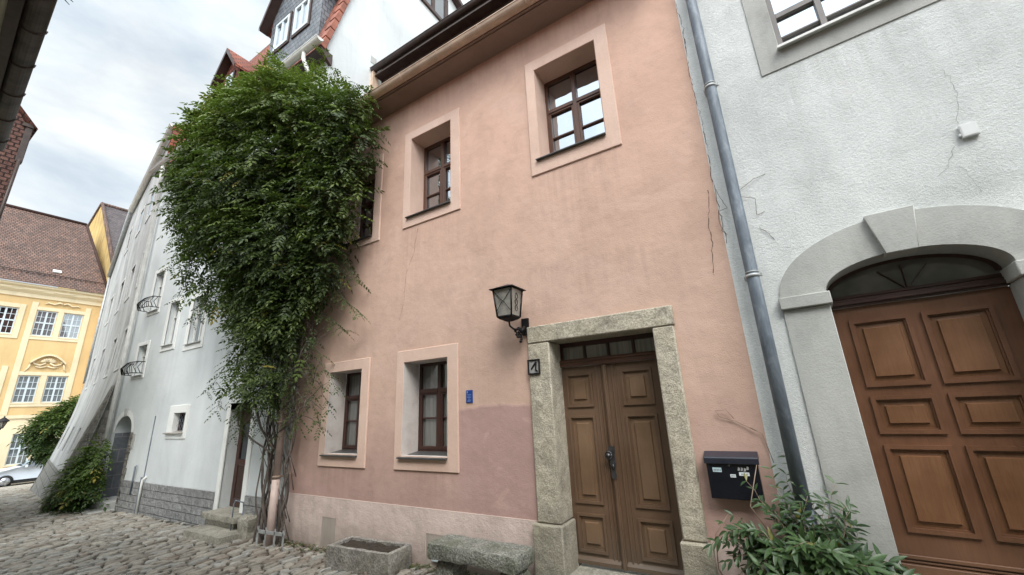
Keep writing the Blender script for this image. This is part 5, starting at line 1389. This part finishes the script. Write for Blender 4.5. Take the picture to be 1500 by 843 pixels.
# ------------------------------------------------------------------ house number
hn = thing('house_number', 'square iron framed tile with the digit 1 on the granite jamb', 'house number', (-2.245, -.046, 2.015))
m = MB(); ring(m, (-.078, .078, -.085, .085), (-.062, .062, -.069, .069), -.022, .0); m.build('number_frame', M['blackiron'], hn, bevel=.003)
m = MB(); m.box(-.064, .064, -.008, .0, -.071, .071); m.build('number_tile', simple('grey_glazed_tile', (.30, .29, .28), .35, 0, .25, 20, .2), hn)
m = MB(); m.prism_y([(-.040, -.018), (.022, .055), (.040, .055), (.030, -.030), (.050, -.050), (.040, -.060), (.016, -.040), (.020, .022), (-.032, -.034)], -.016, -.008)
m.build('digit', M['blackiron'], hn)
# blue plaque
pq = thing('blue_plaque', 'small blue enamel plaque on pink wall between window and door', 'sign', (-3.215, 0, 1.735))
m = MB(); m.box(-.052, .052, -.012, 0, -.078, .078); m.build('plate', M['blue'], pq, bevel=.004)
m = MB(); m.box(-.036, -.022, -.0145, -.013, .04, .066)
for z_, a, b in ((.022, -.032, .03), (.005, -.03, .02), (-.012, -.032, .026), (-.030, -.012, .014), (-.045, -.02, .03), (-.058, -.03, .02)):
    m.box(a, b, -.0142, -.013, z_-.0025, z_+.0025)
m.build('lettering', simple('pale_blue_lettering', (.22, .32, .55), .4, 0, .1, 9, 0), pq)
# mailbox
mbx = thing('mailbox', 'black wall mailbox with paper name labels right of the granite door frame', 'mailbox', (-.39, 0, .77))
m = MB(); m.box(-.195, .195, -.105, -.004, .0, .30); m.build('body', M['boxblack'], mbx, bevel=.006, seg=2)
m = MB(); m.prism_x([(-.122, .275), (-.122, .318), (-.115, .33), (-.004, .365), (-.004, .302), (-.107, .302), (-.107, .275)], -.208, .208); m.build('lid', M['boxlid'], mbx, bevel=.003)
m = MB(); m.box(-.150, -.082, -.1075, -.1052, .208, .243); m.build('name_label', simple('blue_white_label', (.45, .58, .62), .5, 0, .1, 9, 0), mbx)
m = MB(); m.box(-.022, .02, -.1075, -.1052, .170, .194); m.build('name_label', M['label'], mbx)
m = MB(); m.box(.046, .122, -.1075, -.1052, .185, .212); m.build('name_label', M['label'], mbx)
m = MB()
for k in range(5):
    m.box(-.142+k*.012, -.135+k*.012, -.1082, -.1076, .218, .230)
for k in range(4): m.box(-.014+k*.008, -.010+k*.008, -.1082, -.1076, .178, .186)
for k in range(6): m.box(.062+k*.009, .067+k*.009, -.1082, -.1076, .194, .203)
m.build('label_writing', M['ink'], mbx)
m = MB(); m.tube([(-.02, -.104, .262), (-.02, -.112, .262)], .010, 10); m.build('lock', M['handle'], mbx)
rr = random.Random(9); m = MB()
for k in range(4):
    x = .04+k*.022; z_ = .232+rr.uniform(-.006, .010); m.add([(x, -.1065, z_-.010), (x+.016, -.1065, z_-.008), (x+.02, -.1065, z_+.012), (x+.006, -.1065, z_+.018)], [(0,1,2,3)])
m.build('sticker_remains', simple('torn_sticker', (.3, .3, .3), .6, 0, .3, 20, 0), mbx)
# white junction box
jb = MB(); jb.box(-.042, .048, -.034, -.004, -.050, .055); jb.box(-.055, -.042, -.03, -.004, -.03, -.01)
jb.box(-.036, .042, -.037, -.034, -.044, .049)
o = jb.build('junction_box', simple('white_plastic', (.66, .67, .66), .45, 0, .04, 9, 0), bevel=.005, seg=2); o.location = (-.1+1.73*math.cos(R(5)), -1.73*math.sin(R(5)), 3.415); o.rotation_euler = (0, 0, R(-5))
tag(o, 'small white plastic junction box high on the roughcast wall', 'electrical box')

# ------------------------------------------------------------------ stone bench and trough
SHARP = []
def roughblock(mb, x0, x1, y0, y1, z0, z1, seed, amp=.012, n=(14, 6, 5)):
    vs = []; idx = {}; fs = []
    def V(i, j, k):
        key = (i, j, k)
        if key not in idx:
            u, v, w = i/n[0], j/n[1], k/n[2]
            p = Vector((x0+(x1-x0)*u, y0+(y1-y0)*v, z0+(z1-z0)*w)); c = Vector(((x0+x1)/2, (y0+y1)/2, (z0+z1)/2))
            q = p*7 + Vector((seed, 0, 0)); d = Vector((noise.noise(q), noise.noise(q+Vector((9, 0, 0))), noise.noise(q+Vector((0, 9, 0)))))*amp
            e = sum(1 for a, b in ((i, n[0]), (j, n[1]), (k, n[2])) if a in (0, b))
            if e >= 2: d += (c-p).normalized()*amp*1.3*(e-1)
            idx[key] = len(vs); vs.append(tuple(p+d))
        return idx[key]
    for i in range(n[0]):
        for j in range(n[1]):
            fs.append((V(i,j,0), V(i,j+1,0), V(i+1,j+1,0), V(i+1,j,0))); fs.append((V(i,j,n[2]), V(i+1,j,n[2]), V(i+1,j+1,n[2]), V(i,j+1,n[2])))
        for k in range(n[2]):
            fs.append((V(i,0,k), V(i+1,0,k), V(i+1,0,k+1), V(i,0,k+1))); fs.append((V(i,n[1],k), V(i,n[1],k+1), V(i+1,n[1],k+1), V(i+1,n[1],k)))
    for j in range(n[1]):
        for k in range(n[2]):
            fs.append((V(0,j,k), V(0,j,k+1), V(0,j+1,k+1), V(0,j+1,k))); fs.append((V(n[0],j,k), V(n[0],j+1,k), V(n[0],j+1,k+1), V(n[0],j,k+1)))
    mb.add(vs, fs, 0, None, True)
bn = thing('stone_bench', 'low mossy granite slab bench against the plinth beside the door', 'bench', (-2.90, -.31, -.20))
m = MB(); roughblock(m, -.56, .58, -.19, .18, .275, .42, 3, .010, (26, 9, 5)); m.build('seat', M['granite2'], bn)
for x, s in ((-.36, 5), (.44, 6)):
    m = MB(); roughblock(m, x-.12, x+.12, -.13, .14, -.05, .25, s, .015, (6, 6, 6)); m.build('leg', M['granite2'], bn)
tq = thing('stone_trough', 'weathered stone trough filled with dark soil on the cobbles', 'planter', (-4.56, -.33, -.23), R(4))
m = MB(); hx_, hy_, ht = .53, .20, .27
def troughshell():
    roughblock(m, -hx_, hx_, -hy_, -hy_+.055, -.03, ht, 1, .008, (24, 3, 7)); roughblock(m, -hx_, hx_, hy_-.055, hy_, -.03, ht, 2, .008, (24, 3, 7))
    roughblock(m, -hx_+.01, -hx_+.075, -hy_+.01, hy_-.01, -.03, ht, 3, .008, (3, 8, 7)); roughblock(m, hx_-.075, hx_-.01, -hy_+.01, hy_-.01, -.03, ht, 4, .008, (3, 8, 7))
troughshell(); m.build('trough', M['concrete'], tq)
m = MB(); vs = []; fs = []; NX, NY = 40, 16
for i in range(NX+1):
    for j in range(NY+1):
        x = -.465 + .93*i/NX; y = -.15 + .30*j/NY; vs.append((x, y, .238 + .02*noise.noise(Vector((x*9, y*9, 0))) + .012*noise.noise(Vector((x*30, y*30, 1)))))
for i in range(NX):
    for j in range(NY): a = i*(NY+1)+j; fs.append((a, a+NY+1, a+NY+2, a+1))
m.add(vs, fs); m.build('soil', M['soil'], tq, smooth=True)
# steps
def step(name, label, cx, x0, x1, y0, y1, z0, z1, seed, mat='stepstone'):
    t = MB(); roughblock(t, x0-cx, x1-cx, y0, y1, z0-z1, 0, seed, .0035, (18, 9, 4)); o = t.build(name, M[mat]); o.location = (cx, 0, z1); tag(o, label, 'step'); return o
step('stone_step', 'lower broad stone slab step before the white framed recessed door', -8.3, -8.95, -7.72, -.56, -.04, -.36, -.175, 2)
o = step('stone_step', 'upper narrow stone step in the white framed recessed doorway', -8.65, -9.10, -7.95, -.27, .19, -.07, .02, 3)
m = MB(); m.box(-.43, .55, -.19, .18, -.30, -.092); m.build('riser', M['stepstone'], o)
step('stone_step', 'lower grey step of the arched grey entrance', -14.8, -15.5, -14.0, -.50, -.02, -.6, -.36, 4, 'greytrim')
step('stone_step', 'upper grey step inside the arched grey entrance', -14.6, -15.18, -14.06, -.20, .43, -.42, -.20, 5, 'greytrim')
gsn = MB(); roughblock(gsn, -.14, .14, -.12, .10, -.1, .32, 7, .03, (7, 6, 9)); o = gsn.build('guard_stone', M['stepstone']); o.location = (-7.72, -.14, -.26); tag(o, 'upright rough guard stone against the wall right of the step', 'stone')
bs = thing('boot_rail', 'thin bent iron rail standing beside the stone step', 'rail', (-7.95, -.25, -.2))
m = MB(); m.tube([(-.10, .0, .0), (-.10, 0, .42), (-.06, 0, .48), (.10, .05, .45), (.12, .05, .36)], .011, 6); m.build('rail', M['zinc'], bs)
m = MB(); m.tube([(.12, .05, .38), (.12, .05, 0)], .011, 6); m.build('post', M['zinc'], bs)
gd_ = thing('plant_guard', 'low pale metal guard rail around the creeper stems', 'guard rail', (-6.75, -.32, -.26))
m = MB(); m.obox((0, 0, .20), (.36, 0, .01), (0, .008, 0), (0, 0, .022)); m.build('rail', M['zinclight'], gd_)
for x in (-.34, -.12, .12, .34):
    m = MB(); m.box(x-.012, x+.012, -.008, .008, -.05, .26); m.build('post', M['zinclight'], gd_)

# litter of small weeds and leaves along the wall foot
wd = MB(); r = random.Random(77)
for i in range(340):
    x = r.uniform(-7.0, -2.5); y = -.04 - abs(r.gauss(0, .10)); z = gz(x, y)
    for k in range(r.randint(2, 5)):
        a = r.uniform(0, 2*PI); L = r.uniform(.015, .05); t = r.uniform(.1, .7)
        leaflet(wd, Vector((x, y, z)), Vector((math.cos(a), math.sin(a), r.uniform(.1, 1))), Vector((0, 0, 1)), L, L*.3, (t, t, t*.3))
o = wd.build('wall_foot_weeds', M['leaf2']); o['kind'] = 'stuff'; o['label'] = 'small weeds along the foot of the pink wall'; o['category'] = 'weeds'
wd = MB()
for i in range(420):
    x = r.uniform(-7.2, -3.2); y = -.06 - abs(r.gauss(0, .22)); z = gz(x, y)+.016; a = r.uniform(0, 2*PI); L = r.uniform(.012, .035)
    leaflet(wd, Vector((x, y, z)), Vector((math.cos(a), math.sin(a), r.uniform(-.1, .3))), Vector((r.uniform(-.3, .3), r.uniform(-.3, .3), 1)), L, L*.4, (.5, .5, .5))
o = wd.build('leaf_litter', simple('dead_leaf', (.11, .065, .035), .9, 0, .5, 40, 0)); o['kind'] = 'stuff'; o['label'] = 'brown dead leaves scattered under the creeper'; o['category'] = 'leaf litter'

# ------------------------------------------------------------------ car (side on, nose to the left of the picture)
car = thing('parked_car', 'white estate car parked side on before the ochre house', 'car', (-39.0, 3.4, gz(-39)), R(90))
# local: x along the car (front = -x), y = depth (near side = -y)
def carbody():
    prof = [(-2.2, .38), (-2.24, .62), (-2.1, .80), (-1.25, .98), (-.95, 1.02), (-.25, 1.40), (.3, 1.47), (1.2, 1.44), (1.9, 1.22), (2.15, .98), (2.22, .6), (2.2, .38)]
    m = MB(); n = len(prof); rows = []
    for yy, tuck, top in ((-.88, 0, 0), (-.84, 0, 0)): pass
    secs = []
    for yy, sc in ((-.89, 0), (-.74, 1), (.74, 1), (.89, 0)):
        row = []
        for x, z in prof:
            if sc == 0 and z > 1.0: row.append((x, yy*(.80 if yy else 1), z-.03))
            else: row.append((x, yy, z if sc else z-.015))
        secs.append(row)
    vs = [p for row in secs for p in row]; fs = []
    for a in range(3):
        for i in range(n):
            j = (i+1) % n; fs.append((a*n+i, a*n+j, (a+1)*n+j, (a+1)*n+i))
    fs.append(tuple(range(n))); fs.append(tuple(reversed(range(3*n, 4*n))))
    m.add(vs, fs); return m
m = carbody(); body = m.build('body', M['carpaint'], car, bevel=.05, seg=3, smooth=True)
m = MB()
m.add([(-.88, -.895, 1.02), (1.85, -.895, 1.02), (1.75, -.745, 1.24), (1.1, -.72, 1.37), (-.2, -.72, 1.36)], [(0, 1, 2, 3, 4)])
m.add([(-.88, -.72, 1.06), (-.30, -.68, 1.40), (-.30, .68, 1.40), (-.88, .72, 1.06)], [(0, 3, 2, 1)])
for v in range(len(m.v)):
    if v < 5: x, y, z = m.v[v]; m.v[v] = (x, y-.012, z)
m.build('window', M['glass_dark'], car)
m = MB()
for x in (.28, 1.15): m.obox((x, -.83, 1.19), (.03, 0, 0), (0, .008, 0), (0, .085, .18))
m.build('pillar', M['brownmetal'], car)
for x in (-1.42, 1.38):
    m = MB(); m.tube([(x, -.93, .32), (x, -.72, .32)], .33, 24); w = m.build('wheel', M['tyre'], car)
    m = MB(); m.tube([(x, -.945, .32), (x, -.90, .32)], .21, 20); 
    for k in range(5):
        a = k*2*PI/5; m.obox((x+.11*math.cos(a), -.95, .32+.11*math.sin(a)), (.1*math.cos(a), 0, .1*math.sin(a)), (0, .006, 0), (-.02*math.sin(a), 0, .02*math.cos(a)))
    m.build('rim', M['rim'], w)
m = MB(); m.obox((-.72, -.98, 1.05), (.06, 0, 0), (0, .09, 0), (0, 0, .07)); m.build('wing_mirror', M['carpaint'], car, bevel=.02)
m = MB(); m.obox((-2.05, -.80, .72), (.16, 0, .02), (0, .09, 0), (0, 0, .06)); m.build('headlight', M['lampglass'], car, bevel=.02)
m = MB(); m.obox((2.12, -.78, .92), (.1, 0, 0), (0, .1, 0), (0, 0, .07)); m.build('taillight', M['red'], car, bevel=.02)
m = MB()
for x in (.32, 1.3): m.obox((x+.12, -.905, .93), (.08, 0, 0), (0, .012, 0), (0, 0, .014))
m.build('door_handle', M['carpaint'], car)
m = MB(); m.box(-1.95, 1.95, -.86, .86, .16, .42); m.build('underbody', M['tyre'], car)
# street lamp at the left edge
sl_ = thing('street_lamp', 'black street lantern on a bracket arm by the ochre house', 'street lamp', (-33.5, -.35, gz(-33.5)))
zb = -gz(-33.5) + 1.72; yo = .98
m = MB(); m.tube([(0, 0, 0), (0, 0, zb+.9)], [.07, .045], 10); m.tube([(0, 0, .0), (0, 0, .5)], .10, 10); m.build('post', M['blackiron'], sl_)
m = MB(); m.tube([(0, 0, zb-.3), (0, yo*.5, zb-.32), (0, yo*.9, zb-.22), (0, yo, zb-.02)], .028, 8); m.build('arm', M['blackiron'], sl_)
m = MB(); c = (0, yo, zb)
m.lathe(c, [(.06, 0), (.16, .30)], 6); m.build('lantern_glass', M['lampglass'], sl_)
m = MB(); m.lathe(c, [(.25, .30), (.20, .36), (.08, .47), (.03, .50), (.03, .56), (0, .58)], 6)
m.lathe(c, [(.07, -.04), (.07, .01), (0, .01)], 6)
for k in range(6):
    a = 2*PI*k/6; m.tube([(c[0]+.062*math.cos(a), c[1]+.062*math.sin(a), c[2]), (c[0]+.165*math.cos(a), c[1]+.165*math.sin(a), c[2]+.3)], .012, 4)
m.tube([(.19*math.cos(k*PI/3), yo+.19*math.sin(k*PI/3), zb+.30) for k in range(7)], .02, 5); m.build('lantern_frame', M['blackiron'], sl_)

# ------------------------------------------------------------------ camera
f_px, pitch, roll, yaw = 592.76, .283786, -.0480333, -.5403088
cp, sp_ = math.cos(pitch), math.sin(pitch)
F = Vector((math.sin(yaw)*cp, math.cos(yaw)*cp, sp_)); R0 = Vector((math.cos(yaw), -math.sin(yaw), 0)); U0 = R0.cross(F)
RR = R0*math.cos(roll) + U0*math.sin(roll); UU = -R0*math.sin(roll) + U0*math.cos(roll)
cd = bpy.data.cameras.new('camera'); cam = bpy.data.objects.new('camera', cd); COL.objects.link(cam)
mat = Matrix(((RR.x, UU.x, -F.x, 0), (RR.y, UU.y, -F.y, -4.2), (RR.z, UU.z, -F.z, 1.6), (0, 0, 0, 1)))
cam.matrix_world = mat
cd.sensor_width = 36; cd.lens = 36*f_px/1500; cd.clip_start = .05; cd.clip_end = 3000
scene.camera = cam

# ------------------------------------------------------------------ light
SUN_EL, SUN_AZ = R(50), R(140)     # azimuth measured clockwise from +y
w = bpy.data.worlds.new('World'); scene.world = w; w.use_nodes = True; nt = w.node_tree; nt.nodes.clear()
out = nt.nodes.new('ShaderNodeOutputWorld'); bg = nt.nodes.new('ShaderNodeBackground'); bg.inputs['Strength'].default_value = .138
sky = nt.nodes.new('ShaderNodeTexSky'); sky.sky_type = 'NISHITA'; sky.sun_disc = False; sky.sun_elevation = SUN_EL; sky.sun_rotation = SUN_AZ
sky.air_density = 1.2; sky.dust_density = 1.5
tc = nt.nodes.new('ShaderNodeTexCoord'); mp = nt.nodes.new('ShaderNodeMapping'); mp.inputs['Scale'].default_value = (1.0, 1.0, 2.4)
nt.links.new(tc.outputs['Generated'], mp.inputs['Vector'])
n1 = nz(nt, mp.outputs[0], 2.1, 7, .56, .35); n2 = nz(nt, mp.outputs[0], 3.4, 6, .55, .3)
cov = ramp(nt, n1, [(.34, g(.6)), (.58, g(.98))])
cc = ramp(nt, n2, [(.33, (5.7, 6.5, 7.1)), (.50, (6.9, 7.5, 7.8)), (.68, (8.6, 8.8, 8.6))])
col = mix(nt, cov, sky.outputs[0], cc)
# sky and cloud brightened round the unseen sun, added to light the walls
gm_ = nt.nodes.new('ShaderNodeVectorMath'); gm_.operation = 'DOT_PRODUCT'; nrm = nt.nodes.new('ShaderNodeVectorMath'); nrm.operation = 'NORMALIZE'
nt.links.new(tc.outputs['Generated'], nrm.inputs[0]); nt.links.new(nrm.outputs[0], gm_.inputs[0])
sd = Vector((math.sin(SUN_AZ)*math.cos(SUN_EL), math.cos(SUN_AZ)*math.cos(SUN_EL), math.sin(SUN_EL))); gm_.inputs[1].default_value = sd
glow = math_(nt, 'POWER', math_(nt, 'MAXIMUM', gm_.outputs['Value'], 0.0), 1.6)
gain = math_(nt, 'ADD', math_(nt, 'MULTIPLY', glow, 2.8), 1.0)
vm = nt.nodes.new('ShaderNodeVectorMath'); vm.operation = 'SCALE'; nt.links.new(col, vm.inputs[0]); nt.links.new(gain, vm.inputs['Scale'])
nt.links.new(vm.outputs[0], bg.inputs['Color']); nt.links.new(bg.outputs[0], out.inputs['Surface'])
sund = bpy.data.lights.new('sun', 'SUN'); sund.energy = 2.35; sund.angle = R(25); sund.color = (1, .96, .9)
so = bpy.data.objects.new('sun', sund); COL.objects.link(so); so.rotation_euler = (-sd).to_track_quat('-Z', 'Y').to_euler()

scene.view_settings.view_transform = 'Standard'; scene.view_settings.look = 'None'; scene.view_settings.exposure = 0
scene.render.engine = 'CYCLES'; scene.cycles.max_bounces = 8; scene.cycles.use_denoising = True
